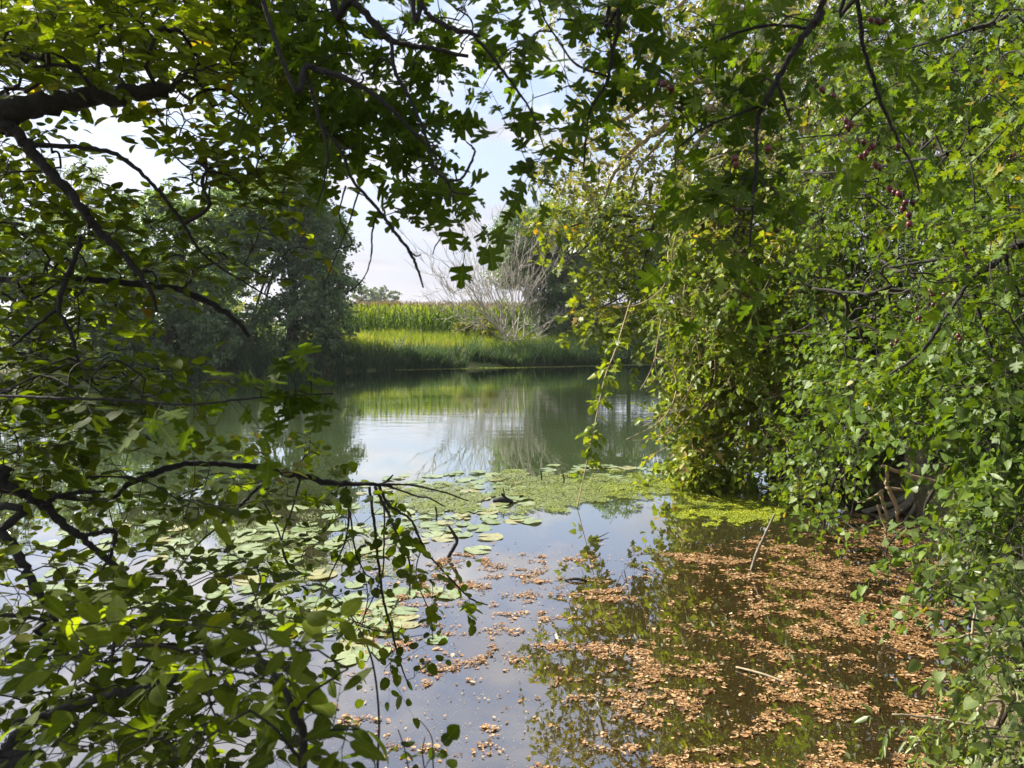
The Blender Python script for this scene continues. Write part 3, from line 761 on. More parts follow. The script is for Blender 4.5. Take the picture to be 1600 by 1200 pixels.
# ------------------------------------------------------------------ near shrub with big leaves, bottom left
sh = thing('leafy_shrub', 'close shrub with big pointed leaves on a dark stem, beside clear water', 'shrub', (-.42, .85, .62))
ss = [wood(sh, [(-.4, .85, .55, .02), (-.33, .92, 1.1, .014), (*P(472, 1210, 1.0), .007), (*P(460, 1120, 1.0), .0055), (*P(440, 1070, 1.02), .0045), (*P(400, 1020, 1.05), .003), (*P(385, 990, 1.05), .002)], 'stem', sides=7)]
ss.append(limb(sh, [(458, 1115, 6), (485, 1085, 5), (520, 1060, 4), (545, 1045, 3)], 1.0, .98, sides=6))
ss.append(limb(sh, [(445, 1075, 6), (410, 1060, 5), (370, 1050, 4), (330, 1045, 3)], 1.02, 1.05, sides=6))
ss.append(limb(sh, [(466, 1160, 6), (500, 1145, 5), (530, 1140, 3), (560, 1140, 2)], 1.0, .98, sides=6))
ss.append(limb(sh, [(470, 1190, 6), (440, 1150, 5), (420, 1130, 4), (390, 1110, 3)], 1.0, 1.0, sides=6))
mb = MB()
SS = np.vstack(ss)
C = dict(mbx=mb, size=.046, tp=POINT, gw=dict(r_tip=.001, r_max=.003), r=.0011, nl=5, L=(.06, .12), skel=SS, droop=.1, flat=.7, tilt=.35)
leafy([(300, 950), (440, 940), (520, 1030), (540, 1060), (480, 1120), (360, 1100), (300, 1040)], 26, .95, .2, **C)
leafy([(450, 1100), (540, 1110), (560, 1150), (500, 1180), (440, 1190)], 7, .93, .12, **C)
leafy([(80, 1100), (400, 1100), (420, 1210), (60, 1210)], 26, .95, .25, **C)
leafy([(60, 960), (300, 960), (320, 1040), (60, 1080)], 18, 1.0, .3, **C)
mb.build('crown', [M['oval'], M['twig']], sh)

# thin arching cane in front of the clear water
cn = thing('bare_cane', 'thin leafless cane arching down over clear water beside the drooping leafy branch', 'stem', P(590, 1215, 1.35))
wood(cn, [(*P(588, 1290, 1.3), .0028), (*P(590, 1200, 1.35), .0024), (*P(592, 1120, 1.38), .0022), (*P(585, 1050, 1.42), .0021), (*P(572, 1005, 1.45), .002), (*P(550, 965, 1.5), .0018), (*P(520, 930, 1.55), .0016), (*P(495, 905, 1.6), .0013)], 'stem', M['twig'], 6, .05)

# sapling tips poking up at the bottom edge
sp = thing('sapling', 'small upright seedling with round dark leaves poking up at the bottom edge over the water', 'plant', P(660, 1300, 1.2))
mb = MB(); spp = []
for pth in ([(655, 1320), (650, 1260), (640, 1210), (632, 1170), (622, 1140)], [(690, 1320), (685, 1260), (677, 1200), (676, 1160), (668, 1140), (652, 1122)], [(660, 1320), (668, 1260), (664, 1210), (660, 1175), (664, 1152)], [(600, 1320), (592, 1260), (588, 1215), (585, 1190)]):
    spp.append(wood(sp, [(*P(a, b_, 1.2), .0016 * (1 - .12 * k)) for k, (a, b_) in enumerate(pth)], 'stem', M['twig'], 5, .05, 5))
leafy([(610, 1165), (700, 1165), (700, 1250), (610, 1250)], 12, 1.17, .08, size=.022, tp=ROUND, mbx=mb, gw=dict(r_tip=.0006, r_max=.001), r=.0006, nl=4, L=(.03, .06), skel=np.vstack(spp), droop=-.1)
mb.build('crown', [M['oval'], M['twig']], sp)

# =================================================================== RIGHT BANK
def wall_depth(px, py):
    return np.interp(px, [1000, 1060, 1150, 1250, 1350, 1450, 1600, 1700], [10.2, 9.8, 8.8, 6.6, 5.0, 4.1, 3.2, 2.8])


# ---- vine-covered bush standing at the water's edge
vb = thing('vine_covered_bush', 'sunlit yellow-green bush smothered in vines, trailing into duckweed at the water edge', 'bush', (3.7, 10.3, .3))
vs = [wood(vb, [(3.7, 10.4, -.3, .10), (3.6, 10.3, .6, .09), (3.35, 10.2, 1.6, .07), (3.2, 10.4, 2.8, .05), (3.0, 10.6, 4.0, .025)], mat=M['farbark']),
      wood(vb, [(3.9, 10.5, -.3, .08), (4.1, 10.6, 1.0, .06), (4.3, 10.5, 2.4, .04), (4.2, 10.6, 3.8, .02)], 'branch', mat=M['farbark']),
      wood(vb, [(3.5, 10.2, .1, .06), (3.1, 9.9, .7, .04), (2.6, 9.9, 1.2, .025), (2.2, 10.0, 1.5, .012)], 'branch', mat=M['farbark'])]
for _ in range(4):
    a = vs[0][rng.integers(13, 31)]; e = P(rng.uniform(1030, 1240), rng.uniform(300, 560), rng.uniform(9.8, 11))
    vs.append(wood(vb, [(*a, .03), (*(a * .5 + e * .5 + np.array([0, 0, .25])), .02), (*e, .008)], 'branch', mat=M['farbark'], sides=6))
VS = np.vstack(vs)
mb = MB()
pv = [(1045, 400), (1085, 300), (1150, 250), (1260, 240), (1310, 420), (1310, 640), (1280, 720), (1220, 740), (1190, 690), (1160, 745), (1080, 755), (1070, 700), (1065, 600), (1045, 500)]
V = dict(mbx=mb, size=.078, tp=HEART, nl=9, L=(.16, .34), skel=VS, droop=.4, gw=dict(r_tip=.003, r_max=.02), r=.002, tilt=.6)
leafy(pv, 2300, 9.4, 2.0, clumps=210, sig=.14, **V)
leafy([(1055, 560), (1120, 540), (1170, 640), (1160, 750), (1085, 755), (1070, 700), (1060, 620)], 330, 9.5, .8, clumps=60, sig=.12, **V)
leafy([(1025, 560), (1070, 540), (1070, 640), (1030, 680)], 20, 9.6, .4, clumps=9, sig=.09, **V)
leafy([(1090, 360), (1290, 380), (1300, 640), (1230, 700), (1100, 600)], 420, 8.7, .7, clumps=80, sig=.13, **V)
mb.build('crown', [M['vine'], M['tan']], vb)
for _ in range(46):    # dead stems tangled over it
    a = np.array([rng.uniform(1020, 1270), rng.uniform(270, 640)]); dpt = rng.uniform(9.2, 9.7)
    ang = rng.normal(1.35, .55); Ln = rng.uniform(60, 190)
    rows = []
    bend_ = rng.normal() * .9
    for t in np.linspace(0, 1, 5):
        an = ang + bend_ * t
        q = a + np.array([math.cos(an), math.sin(an)]) * Ln * t
        rows.append((*P(q[0], q[1], dpt + rng.normal() * .05), rng.uniform(.006, .011) * (1 - .5 * t)))
    wood(vb, rows, 'stem', M['tan'], 5, .05, 5)

# ---- field maple leaning out above the water, behind the vine bush
mp_ = thing('maple_tree', 'bright yellow-green maple leaning out over the far water behind the vine-covered bush', 'tree', (5.2, 13.6, .5))
ms_ = [wood(mp_, [(5.2, 13.6, .3, .14), (4.9, 13.4, 1.6, .12), (4.3, 13.1, 2.8, .10), (3.4, 12.9, 3.6, .07), (2.2, 12.8, 3.9, .03)], mat=M['farbark'])]
for (a, b_, dd) in ((850, 370, 12.5), (870, 430, 12.5), (900, 500, 12), (960, 320, 12.5), (1010, 420, 12.5), (980, 540, 12), (930, 400, 13), (1040, 320, 12.5)):
    e = P(a, b_, dd); s_ = ms_[0][rng.integers(18, 32)]
    ms_.append(wood(mp_, [(*s_, .035), (*(s_ * .5 + e * .5 + np.array([0, 0, .2])), .022), (*e, .008)], 'branch', M['farbark'], 6))
mb = MB()
MP = dict(mbx=mb, size=.105, tp=FIELD, nl=8, L=(.16, .3), skel=np.vstack(ms_), droop=.12, gw=dict(r_tip=.003, r_max=.02), r=.002)
leafy([(840, 340), (900, 310), (1000, 290), (1080, 280), (1090, 480), (1010, 480), (960, 450), (930, 460), (880, 430), (850, 390)], 520, 11.8, 1.6, clumps=70, sig=.17, **MP)
leafy([(860, 500), (900, 480), (960, 460), (1010, 470), (1030, 520), (1000, 560), (960, 545), (930, 520), (900, 515)], 85, 11.3, .8, clumps=30, sig=.12, **MP)
mb.build('crown', [M['maple'], M['twig']], mp_)

# ---- fine-leaved tall tree with pale branches, above
ft = thing('fine_leaved_tree', 'tall airy tree with tiny pale leaves and thin arching light branches against the sky', 'tree', (6.4, 13.0, .6))
fs = [wood(ft, [(6.4, 13, .3, .2), (6.2, 12.9, 2.5, .17), (5.7, 12.7, 4.8, .13), (5.0, 12.5, 6.8, .08), (4.2, 12.4, 8.6, .03)], mat=M['greybark'])]
for pth in ([(1200, 150, 16), (1130, 165, 13), (1060, 188, 10), (1000, 225, 8), (960, 270, 6), (945, 310, 4)], [(1230, 90, 14), (1120, 120, 10), (1040, 147, 8), (970, 190, 6), (905, 232, 4)], [(1200, 20, 12), (1100, -10, 9), (1050, 20, 6), (1000, 80, 5), (930, 120, 3)],
            [(1130, 165, 8), (1100, 210, 7), (1060, 260, 5), (1040, 300, 4)], [(1060, 188, 5), (1000, 260, 4), (985, 300, 3)]):
    st_ = (*fs[0][24 if pth[0][1] > 100 else 30], .05) if pth[0][0] > 1190 else None
    fs.append(limb(ft, pth, 11.2, 11.6, mat=M['paletwig'], start=st_, sides=6, rough=.05))
mb = MB()
FT = dict(mbx=mb, size=.085, tp=OVALM, nl=12, L=(.25, .5), skel=np.vstack(fs), droop=.5, gw=dict(r_tip=.003, r_max=.014), r=.002)
leafy([(850, 240), (900, 180), (960, 170), (1010, 60), (900, 20), (860, -40), (1240, -60), (1240, 200), (1120, 300), (960, 310), (900, 290), (850, 275)], 800, 10.9, 1.6, clumps=150, sig=.2, **FT)
leafy([(1080, -40), (1600, -80), (1600, 200), (1300, 250), (1100, 300)], 700, 8.5, 3.0, clumps=110, sig=.24, **FT)
mb.build('crown', [M['ash'], M['paletwig']], ft)

# ---- hawthorn hedge, upper right
hh = thing('hawthorn_bush', 'sunlit hawthorn bush with red haws filling the upper right of the bank', 'bush', (4.2, 5.0, .7))
hs2 = [wood(hh, [(4.2, 5.0, .5, .12), (4.0, 5.0, 1.8, .10), (3.7, 5.1, 3.2, .07), (3.4, 5.3, 4.6, .03)]), wood(hh, [(3.6, 4.1, .5, .10), (3.4, 4.0, 1.6, .08), (3.1, 3.9, 2.8, .05), (2.8, 3.9, 4.2, .02)], 'branch')]
hs2.append(limb(hh, [(1660, 350, 22), (1600, 378, 16), (1570, 400, 12), (1530, 424, 9), (1490, 405, 6), (1440, 410, 5), (1390, 418, 4)], 3.1, 3.5, start=(3.1, 3.9, 2.7, .04)))
hs2.append(limb(hh, [(1530, 424, 8), (1515, 440, 6), (1475, 500, 6), (1440, 550, 5), (1390, 585, 3)], 3.25, 3.5, sides=6))
hs2.append(limb(hh, [(1522, 460, 6), (1530, 490, 6), (1545, 530, 5), (1550, 560, 3)], 3.2, 3.2, sides=6))
hs2.append(limb(hh, [(1520, 45, 5), (1440, 70, 4), (1400, 78, 3)], 3.2, 3.4, sides=6))
hs2.append(limb(hh, [(1480, 240, 5), (1430, 250, 4), (1360, 262, 4), (1290, 270, 3), (1250, 268, 2)], 3.6, 4.4, sides=6))
hs2.append(limb(hh, [(1360, 460, 4), (1310, 455, 4), (1270, 450, 3)], 4.4, 4.8, sides=6))
HS2 = np.vstack(hs2)
mb = MB()
HB = dict(mbx=mb, size=.048, tp=HAW, nl=8, L=(.14, .28), skel=HS2, droop=.4, gw=dict(r_tip=.002, r_max=.015), r=.0014, tilt=.6)
leafy([(1240, 40), (1330, -60), (1720, -80), (1720, 560), (1500, 600), (1380, 560), (1280, 600), (1240, 420)], 1900, wall_depth, 1.4, clumps=190, sig=.14, **HB)
leafy([(1420, 250), (1700, 150), (1700, 620), (1480, 640)], 150, lambda a, b_: wall_depth(a, b_) - .5, .5, clumps=44, sig=.12, **HB)
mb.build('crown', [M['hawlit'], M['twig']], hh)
berries(hh, [(1500, 384), (1505, 389), (1509, 396), (1453, 454), (1456, 460), (1475, 460), (1432, 480), (1458, 476), (1437, 496), (1436, 502), (1433, 498), (1393, 538), (1401, 533), (1497, 524), (1500, 530), (1580, 243), (1585, 241), (1578, 249), (1515, 427)], 3.05)

# ---- taller thicket behind the hedge, closes the view
tk = thing('thicket', 'dark dense thicket behind the hawthorn and broad-leaved bush on the bank', 'bush', (5.6, 7.5, .8))
tks = [wood(tk, [(5.6, 7.5, .5, .15), (5.5, 7.5, 2.5, .12), (5.3, 7.6, 4.5, .08), (5.1, 7.6, 6.0, .03)]), wood(tk, [(4.8, 5.9, .5, .12), (4.7, 5.9, 2.0, .09), (4.6, 6.0, 4.4, .04)], 'branch')]
mb = MB()
T = np.vstack([cloud((6.1, 7.9, 3.4), (1.3, 1.6, 3.0), 1200), cloud((4.7, 6.0, 2.6), (.9, 1.5, 2.2), 700), cloud((5.0, 9.6, 2.6), (1.0, 1.4, 2.6), 900), cloud((4.5, 11.9, 1.6), (1.5, .9, 1.9), 800), cloud((4.7, 12.2, 4.4), (1.8, 1.0, 2.4), 900)])
D = grow(mb, np.vstack(tks), T, r_tip=.003, r_max=.03)
sprays(mb, T, D + rng.normal(size=D.shape) * .5, .4, 11, .085, OVALM)
mb.build('crown', [M['dog'], M['twig']], tk)

# ---- broad-leaved bush, lower right with a grey trunk behind
db = thing('broad_leaved_bush', 'glossy broad-leaved bush drooping over the orange leaf litter beside the grey trunk', 'bush', (4.6, 6.6, .5))
ds = [wood(db, [(4.5, 6.7, .3, .07), (4.2, 6.5, 1.2, .05), (3.7, 6.4, 1.9, .03), (3.2, 6.3, 2.1, .015)]), wood(db, [(3.4, 4.4, .3, .06), (3.1, 4.3, 1.1, .04), (2.7, 4.2, 1.7, .02)], 'branch')]
ds.append(limb(db, [(1440, 640, 8), (1380, 660, 7), (1330, 700, 6), (1300, 760, 5), (1290, 800, 4), (1285, 840, 2)], 6.0, 6.8, mat=M['twig'], sides=6))
ds.append(limb(db, [(1490, 720, 6), (1462, 760, 5), (1445, 800, 5), (1470, 850, 4), (1500, 860, 3)], 4.5, 4.6, mat=M['twig'], sides=6))
ds.append(limb(db, [(1460, 800, 5), (1420, 820, 4), (1390, 850, 3), (1375, 890, 2)], 5.0, 5.2, mat=M['twig'], sides=6))
mb = MB()
DB = dict(mbx=mb, size=.053, tp=HEART, nl=7, L=(.16, .32), skel=np.vstack(ds), droop=.7, gw=dict(r_tip=.002, r_max=.015), r=.0016, tilt=.6, skip=[(1355, 690), (1400, 670), (1500, 690), (1500, 805), (1350, 815)])
leafy([(1200, 600), (1320, 560), (1620, 480), (1650, 760), (1560, 820), (1500, 760), (1430, 690), (1370, 710), (1330, 780), (1240, 790), (1215, 720)], 1150, wall_depth, 1.1, clumps=140, sig=.13, **DB)
leafy([(1240, 760), (1320, 770), (1310, 830), (1270, 860)], 12, 6.4, .3, **DB)
leafy([(1370, 840), (1440, 800), (1520, 760), (1640, 740), (1640, 900), (1520, 900), (1440, 880), (1385, 900)], 95, lambda a, b_: wall_depth(a, b_) + .3, .5, clumps=30, sig=.1, **DB)
mb.build('crown', [M['dog'], M['twig']], db)

# ---- grey trunk with roots at the water
gt = thing('leaning_tree', 'grey bare trunk leaning at the litter-covered shallows under the broad-leaved bush', 'tree', (4.75, 8.6, .1))
gs = [wood(gt, [(4.75, 8.6, -.3, .2), (4.72, 8.6, .25, .165), (4.6, 8.6, .8, .14), (4.9, 8.8, 2.0, .12), (5.3, 9.0, 3.6, .09), (5.4, 9.2, 5.4, .05)], mat=M['greybark'], sides=12, rough=.04)]
for k in range(7):
    a = rng.uniform(2.4, 4.6)
    wood(gt, [(4.7, 8.6, .35, .05), (4.7 + .3 * math.cos(a), 8.6 + .3 * math.sin(a), .12, .03), (4.7 + .8 * math.cos(a), 8.6 + .8 * math.sin(a), -.06, .015)], 'root', M['greybark'], 7)
mb = MB(); T = cloud((5.2, 9.0, 4.6), (1.3, 1.3, 1.3), 240)
D = grow(mb, gs[0], T, r_tip=.003, r_max=.04); sprays(mb, T, D + rng.normal(size=D.shape) * .4, .4, 11, .08, OVALM)
mb.build('crown', [M['dog'], M['twig']], gt)
# dead twigs hanging in the dark hollow
dt = thing('dead_branch', 'bleached dead branch with bare forked twigs in the dark hollow by the grey trunk', 'branch', (4.2, 7.5, .5))
for pth in ([(1385, 760, 7), (1400, 790, 6), (1402, 815, 4)], [(1375, 770, 6), (1384, 800, 5), (1388, 812, 4)], [(1385, 735, 5), (1388, 760, 6), (1410, 765, 4)], [(1340, 785, 3), (1362, 778, 4), (1380, 765, 4)], [(1378, 728, 6), (1430, 745, 7), (1480, 755, 6), (1520, 757, 4)], [(1430, 830, 5), (1460, 818, 6), (1475, 812, 5)], [(1370, 790, 4), (1384, 830, 4), (1380, 850, 2)]):
    limb(dt, pth, 6.6, 6.6, mat=M['tan'], sides=6, rough=.06)

# ---- narrow-leaved plants, bottom right
nb = thing('narrow_leaved_shrub', 'pale narrow-leaved shrub with thin bare stems in the lower right corner over leaf litter', 'shrub', (2.55, 3.4, .3))
ns = []
for k in range(9):
    a = rng.uniform(2.35, 3.0); c = rng.uniform(2.9, 3.9); e = P(rng.uniform(1470, 1600), rng.uniform(840, 1150), 3.2)
    b0 = np.array([a, c, float(gz(a, c)) - .05])
    ns.append(wood(nb, [(*b0, .012), (*(b0 * .45 + e * .55 + np.array([.1, 0, .12])), .009), (*e, .004)], 'stem', M['paletwig'] if k % 3 == 0 else M['twig'], 6, .05))
for pth in ([(1600, 990, 5), (1560, 988, 5), (1520, 990, 4), (1490, 1000, 4), (1466, 1009, 3)], [(1540, 905, 6), (1526, 940, 5), (1520, 990, 4), (1522, 1012, 3)], [(1600, 1140, 6), (1560, 1138, 5), (1500, 1130, 5), (1440, 1120, 4), (1395, 1116, 3)], [(1548, 1085, 6), (1535, 1100, 6), (1524, 1114, 5)], [(1590, 1080, 5), (1597, 1130, 5), (1595, 1200, 5)]):
    ns.append(limb(nb, pth, 3.3, 3.3, mat=M['paletwig'], sides=6, rough=.06))
mb = MB()
NB = dict(mbx=mb, size=.062, tp=LANCE, nl=10, L=(.15, .3), skel=np.vstack(ns), droop=.5, gw=dict(r_tip=.0015, r_max=.008), r=.0012, tilt=.6)
leafy([(1490, 860), (1640, 800), (1660, 1220), (1560, 1220), (1540, 1100), (1530, 1060), (1550, 1000), (1530, 930)], 200, 3.0, .7, clumps=60, sig=.08, **NB)
leafy([(1370, 1120), (1480, 1110), (1560, 1130), (1560, 1180), (1400, 1170)], 26, 3.2, .3, **NB)
leafy([(1440, 830), (1640, 760), (1640, 960), (1500, 940)], 90, 3.2, .5, clumps=26, sig=.08, **{**NB, 'tp': HEART, 'size': .047, 'nl': 7})
leafy([(1590, 900), (1680, 880), (1680, 1220), (1600, 1220)], 110, 2.6, .5, clumps=26, sig=.09, **{**NB, 'tp': HEART, 'size': .047, 'nl': 7})
mb.build('crown', [M['nettle'], M['twig']], nb)

# ---- single vine hanging into the water
hv = thing('hanging_vine', 'single thin vine with paired leaves hanging straight into the lily pads', 'vine', Wt(900, 796))
v0 = wood(hv, [(*P(985, 470, 10.6), .008), (*P(962, 545, 10.0), .008), (*P(945, 590, 9.6), .0075), (*P(930, 660, 9.3), .007), (*P(915, 730, 9.1), .0065), (*Wt(901, 796, -.02), .007)], 'stem', M['tan'], 6, .05)
mb = MB()
k = rng.integers(4, len(v0) - 5, 44); T = v0[k]; D = unit(rng.normal(size=(44, 3)) * np.array([1, .6, .3]) + np.array([0, 0, -.1]))
sprays(mb, T, D, rng.uniform(.06, .16, 44), 4, .095, HEART, droop=.5, r=.002)
mb.build('crown', [M['vine'], M['twig']], hv)
gs_ = thing('green_shoots', 'low leafy shoots standing in duckweed at the foot of the vine-covered bush', 'plant', Wt(1060, 755))
mb = MB(); T = Wt(rng.uniform(1000, 1110, 40), rng.uniform(742, 765, 40)); sprays(mb, T, np.array([[0, 0, 1.]]) + rng.normal(size=(40, 3)) * .5, rng.uniform(.1, .28, 40), 6, .07, HEART, droop=.3, r=.003)
o = mb.build('foliage', [M['vine'], M['twig']], gs_)

# =================================================================== THINGS ON THE WATER
def stick(name, label, rows, mat, sides=7):
    s = spline(np.array(rows, float), 6); mbx = MB(); tube(mbx, s[:, :3], s[:, 3], sides, 0, .08)
    o = mbx.build(name, mat, smooth=True); return tag(o, label, 'stick')


q0 = Wt(700, 872)
stick('bent_stick', 'dark bent stick rising from the water near a round lily pad', [(*(q0 + [-.02, 0, -.1]), .016), (*q0, .017), (*(q0 + [.055, 0, .1]), .018), (*(q0 + [.085, 0, .165]), .017), (*(q0 + [.055, 0, .23]), .014), (*(q0 + [.005, 0, .31]), .010)], M['bark'])
q0 = Wt(1174, 890)
stick('leaning_stick', 'pale slanting stick standing in the orange leaf litter', [(*(q0 + [-.01, 0, -.1]), .012), (*q0, .012), (*(q0 + [.05, 0, .17]), .012), (*(q0 + [.11, 0, .31]), .011), (*(q0 + [.19, 0, .5]), .008)], M['greybark'])
q0 = Wt(786, 786)
dw = thing('driftwood', 'small knot of dark driftwood with an upright twig among the lily pads', 'driftwood', q0)
wood(dw, [(*(q0 + [-.12, .02, .02]), .02), (*(q0 + [0, 0, .045]), .035), (*(q0 + [.12, -.01, .01]), .025)], 'log', M['bark'])
wood(dw, [(*(q0 + [.1, 0, .0]), .022), (*(q0 + [.02, 0, .07]), .018), (*(q0 + [-.02, 0, .12]), .012)], 'branch', M['bark'])
wood(dw, [(*(q0 + [.02, 0, .08]), .008), (*(q0 + [.0, 0, .19]), .006)], 'branch', M['twig'])
q0 = Wt(900, 908)
stick('floating_twig', 'short dark twig floating in a clump of orange litter in clear water', [(*(q0 + [-.09, .01, .005]), .006), (*(q0 + [0, 0, .02]), .013), (*(q0 + [.09, -.01, .006]), .008)], M['bark'])
q0 = Wt(930, 845)
stick('forked_twig', 'thin dark twig lying flat on clear water below the hanging vine', [(*(q0 + [-.06, .02, .012]), .004), (*(q0 + [.05, .08, .016]), .005), (*(q0 + [.16, .2, .03]), .003)], M['twig'])
q0 = Wt(1230, 1070); q1 = Wt(1150, 1045)
stick('reed_stem', 'pale green reed stem floating across the litter near the photo\'s lower right', [(*(q1 + [0, 0, .012]), .006), (*((q0 + q1) / 2 + [0, 0, .02]), .007), (*(q0 + [0, 0, .012]), .005)], M['paletwig'])
for (a, b_, lab) in ((845, 752, 'short green bud stalk above the lily pads, left of the hanging vine'), (880, 757, 'pair of dark stalk tips above pads just left of hanging vine'), (681, 812, 'tiny upright dark stalk between drooping branch tips and lily pads')):
    q0 = Wt(a, b_)
    stick('stalk', lab, [(*(q0 + [0, 0, -.05]), .010), (*(q0 + [.01, 0, .06]), .010), (*(q0 + [.0, 0, .13]), .012), (*(q0 + [-.01, 0, .15]), .006)], M['reed'])

# lily pads: each an object, six shapes shared
pad_me = []
for k in range(6):
    mbx = MB(); n = 26
    no = rng.uniform(.22, .4)
    a = np.linspace(no, 2 * math.pi - no, n)
    rad = .5 * (1 + .03 * np.sin(3 * a + k) + rng.normal(size=n) * .008)
    rings = []
    ph = rng.uniform(0, 6)
    for f_ in (.35, .7, .93, 1.0):
        z = .01 * f_ * np.sin(2 * a + ph) + .012 * f_ * f_ * np.sin(5 * a + ph) + (.02 * (np.sin(2 * a + ph * 2) > .5) if f_ == 1 else 0)
        rings.append(np.stack([np.cos(a) * rad * f_, np.sin(a) * rad * f_, z], 1))
    v = np.vstack([[(-.04, 0, 0)]] + rings)
    t = [[0, 1 + i, 2 + i] for i in range(n - 1)]
    q = [[1 + r_ * n + i, 1 + (r_ + 1) * n + i, 2 + (r_ + 1) * n + i, 2 + r_ * n + i] for r_ in range(3) for i in range(n - 1)]
    mbx.add(v, t, q, 0, k / 5 * .98)
    pad_me.append(mbx.mesh('lily_pad', [M['pad']], True))
taken = np.zeros((0, 3))


def pads(poly, n, size, label, group, gap=.62):
    global taken
    made = 0
    poly = np.array(poly, float); x0, y0 = poly.min(0); x1, y1 = poly.max(0)
    for _ in range(n * 40):
        if made >= n: break
        a, b_ = rng.uniform(x0, x1), rng.uniform(y0, y1)
        if not in_poly(np.array([a]), np.array([b_]), poly)[0]: continue
        p = Wt(a, b_); d = size * rng.uniform(.65, 1.25)
        if len(taken) and (np.hypot(taken[:, 0] - p[0], taken[:, 1] - p[1]) < (taken[:, 2] + d) * .5 * gap).any(): continue
        taken = np.vstack([taken, [p[0], p[1], d]])
        o = bpy.data.objects.new('lily_pad', pad_me[rng.integers(0, 6)]); COL.objects.link(o)
        o.location = (p[0], p[1], .006 + .004 * rng.random() + .0005 * (len(taken) % 9)); o.scale = (d, d * rng.uniform(.85, 1), d)
        o.rotation_euler = (rng.normal() * .03, rng.normal() * .03, rng.uniform(0, 6.28))
        tag(o, label, 'lily pad', group)
        made += 1


def one_pad(px, py, d, label):
    global taken
    p = Wt(px, py); taken = np.vstack([taken, [p[0], p[1], d]])
    o = bpy.data.objects.new('lily_pad', pad_me[rng.integers(0, 6)]); COL.objects.link(o); o.location = (p[0], p[1], .008); o.scale = (d, d, d); o.rotation_euler = (0, 0, rng.uniform(0, 6.28)); tag(o, label, 'lily pad')


one_pad(747, 860, .27, 'round lone lily pad in clear water just right of the bent stick')
one_pad(765, 840, .27, 'flat lily pad behind the bent stick, on open water')
one_pad(722, 836, .22, 'small lily pad touching the bent stick on its far side')
one_pad(682, 1000, .16, 'browned ragged lily pad among litter below the drooping branch')
one_pad(668, 925, .26, 'pale lily pad behind the lowest drooping twig tips')
one_pad(700, 930, .22, 'ragged yellowish lily pad right of the drooping twigs')
one_pad(580, 1020, .26, 'lily pad under the hanging twig ends next to the clear water')
one_pad(540, 1030, .22, 'lily pad left of the hanging twig ends, with scattered litter')
pads([(560, 760), (620, 742), (730, 738), (860, 728), (960, 728), (1050, 735), (1050, 752), (930, 770), (860, 792), (760, 800), (660, 800), (560, 790)], 140, .22, 'lily pad packed in the raft between open river and calm clear water', 'lily pads in the central raft', .55)
pads([(370, 800), (560, 775), (680, 790), (800, 805), (840, 815), (720, 830), (640, 870), (520, 880), (360, 880)], 66, .235, 'lily pad floating behind the drooping leafy branch', 'lily pads behind the drooping branch')
pads([(-60, 830), (360, 800), (420, 900), (460, 930), (300, 960), (-60, 960)], 44, .25, 'bright sky-lit lily pad behind the dark oval-leaved branches', 'lily pads behind the left branches')
pads([(380, 890), (560, 880), (640, 940), (640, 980), (560, 1010), (420, 1000), (300, 980)], 32, .24, 'lily pad under the lowest drooping twigs beside the clear water', 'lily pads under the lowest twigs')


def flecks(mbx, p, size, tilt, rmat=0, rnd=None, tp=DIAM):
    n = len(p); a = rng.uniform(0, 6.283, n)
    d = np.stack([np.cos(a), np.sin(a), rng.normal(size=n) * tilt], 1)
    leaves(mbx, tp, p, d, np.array([0, 0, 1.]) + rng.normal(size=(n, 3)) * tilt, size, rmat, rnd)


# duckweed and algae mat
n = 150000
px = rng.uniform(560, 1260, n); py = rng.uniform(735, 830, n)
qx, qy = px + (fbm(px * .03, py * .09, 3) - .5) * 190, py + (fbm(px * .03 + 50, py * .09, 3) - .5) * 44
inside = in_poly(qx, qy, [(600, 765), (720, 745), (860, 735), (1060, 742), (1160, 758), (1230, 770), (1235, 800), (1190, 822), (1110, 815), (1050, 795), (960, 786), (905, 796), (830, 799), (760, 795), (690, 800), (600, 800)])
p = Wt(px, py)
dens = fbm(p[:, 0] * 1.6, p[:, 1] * 1.1, 4)
edge = np.interp(px, [560, 760, 900, 1050, 1250], [.52, .46, .41, .36, .34])
drift = vnoise(p[:, 0] * 5.5, p[:, 1] * 4.0) * .5 + vnoise(p[:, 0] * 14, p[:, 1] * 9) * .5
k = inside & (dens > edge) & (rng.random(n) < np.clip((drift - .22) * 3.2 + (dens - edge) * 2, .05, 1))
p = p[k][:52000]
mb = MB(); p[:, 2] = rng.uniform(.014, .020, len(p))
flecks(mb, p, rng.uniform(.012, .03, len(p)), .15, 0, np.clip(np.interp(pix(p)[0], [650, 900, 1150], [.1, .35, .85]) + (vnoise(p[:, 0] * 3, p[:, 1] * 3) - .5) * .5 + rng.normal(size=len(p)) * .22, 0, 1))
nf_ = 60000; qx = rng.uniform(330, 740, nf_); qy = rng.uniform(785, 1000, nf_); pf = Wt(qx, qy)
kf = in_poly(qx, qy, [(340, 800), (560, 785), (740, 795), (690, 840), (640, 900), (640, 985), (430, 1000), (340, 960)]) & (fbm(pf[:, 0] * 2.2, pf[:, 1] * 2.6, 4) > .5)
pf = pf[kf][:15000]; pf[:, 2] = rng.uniform(.004, .007, len(pf)); flecks(mb, pf, rng.uniform(.010, .024, len(pf)), .1, 0, np.clip(.12 + rng.normal(size=len(pf)) * .14, 0, 1))
tag(mb.build('duckweed', M['duck']), 'yellow-green duckweed mat floating between the lily pads and the vine bush', 'duckweed', kind='stuff')

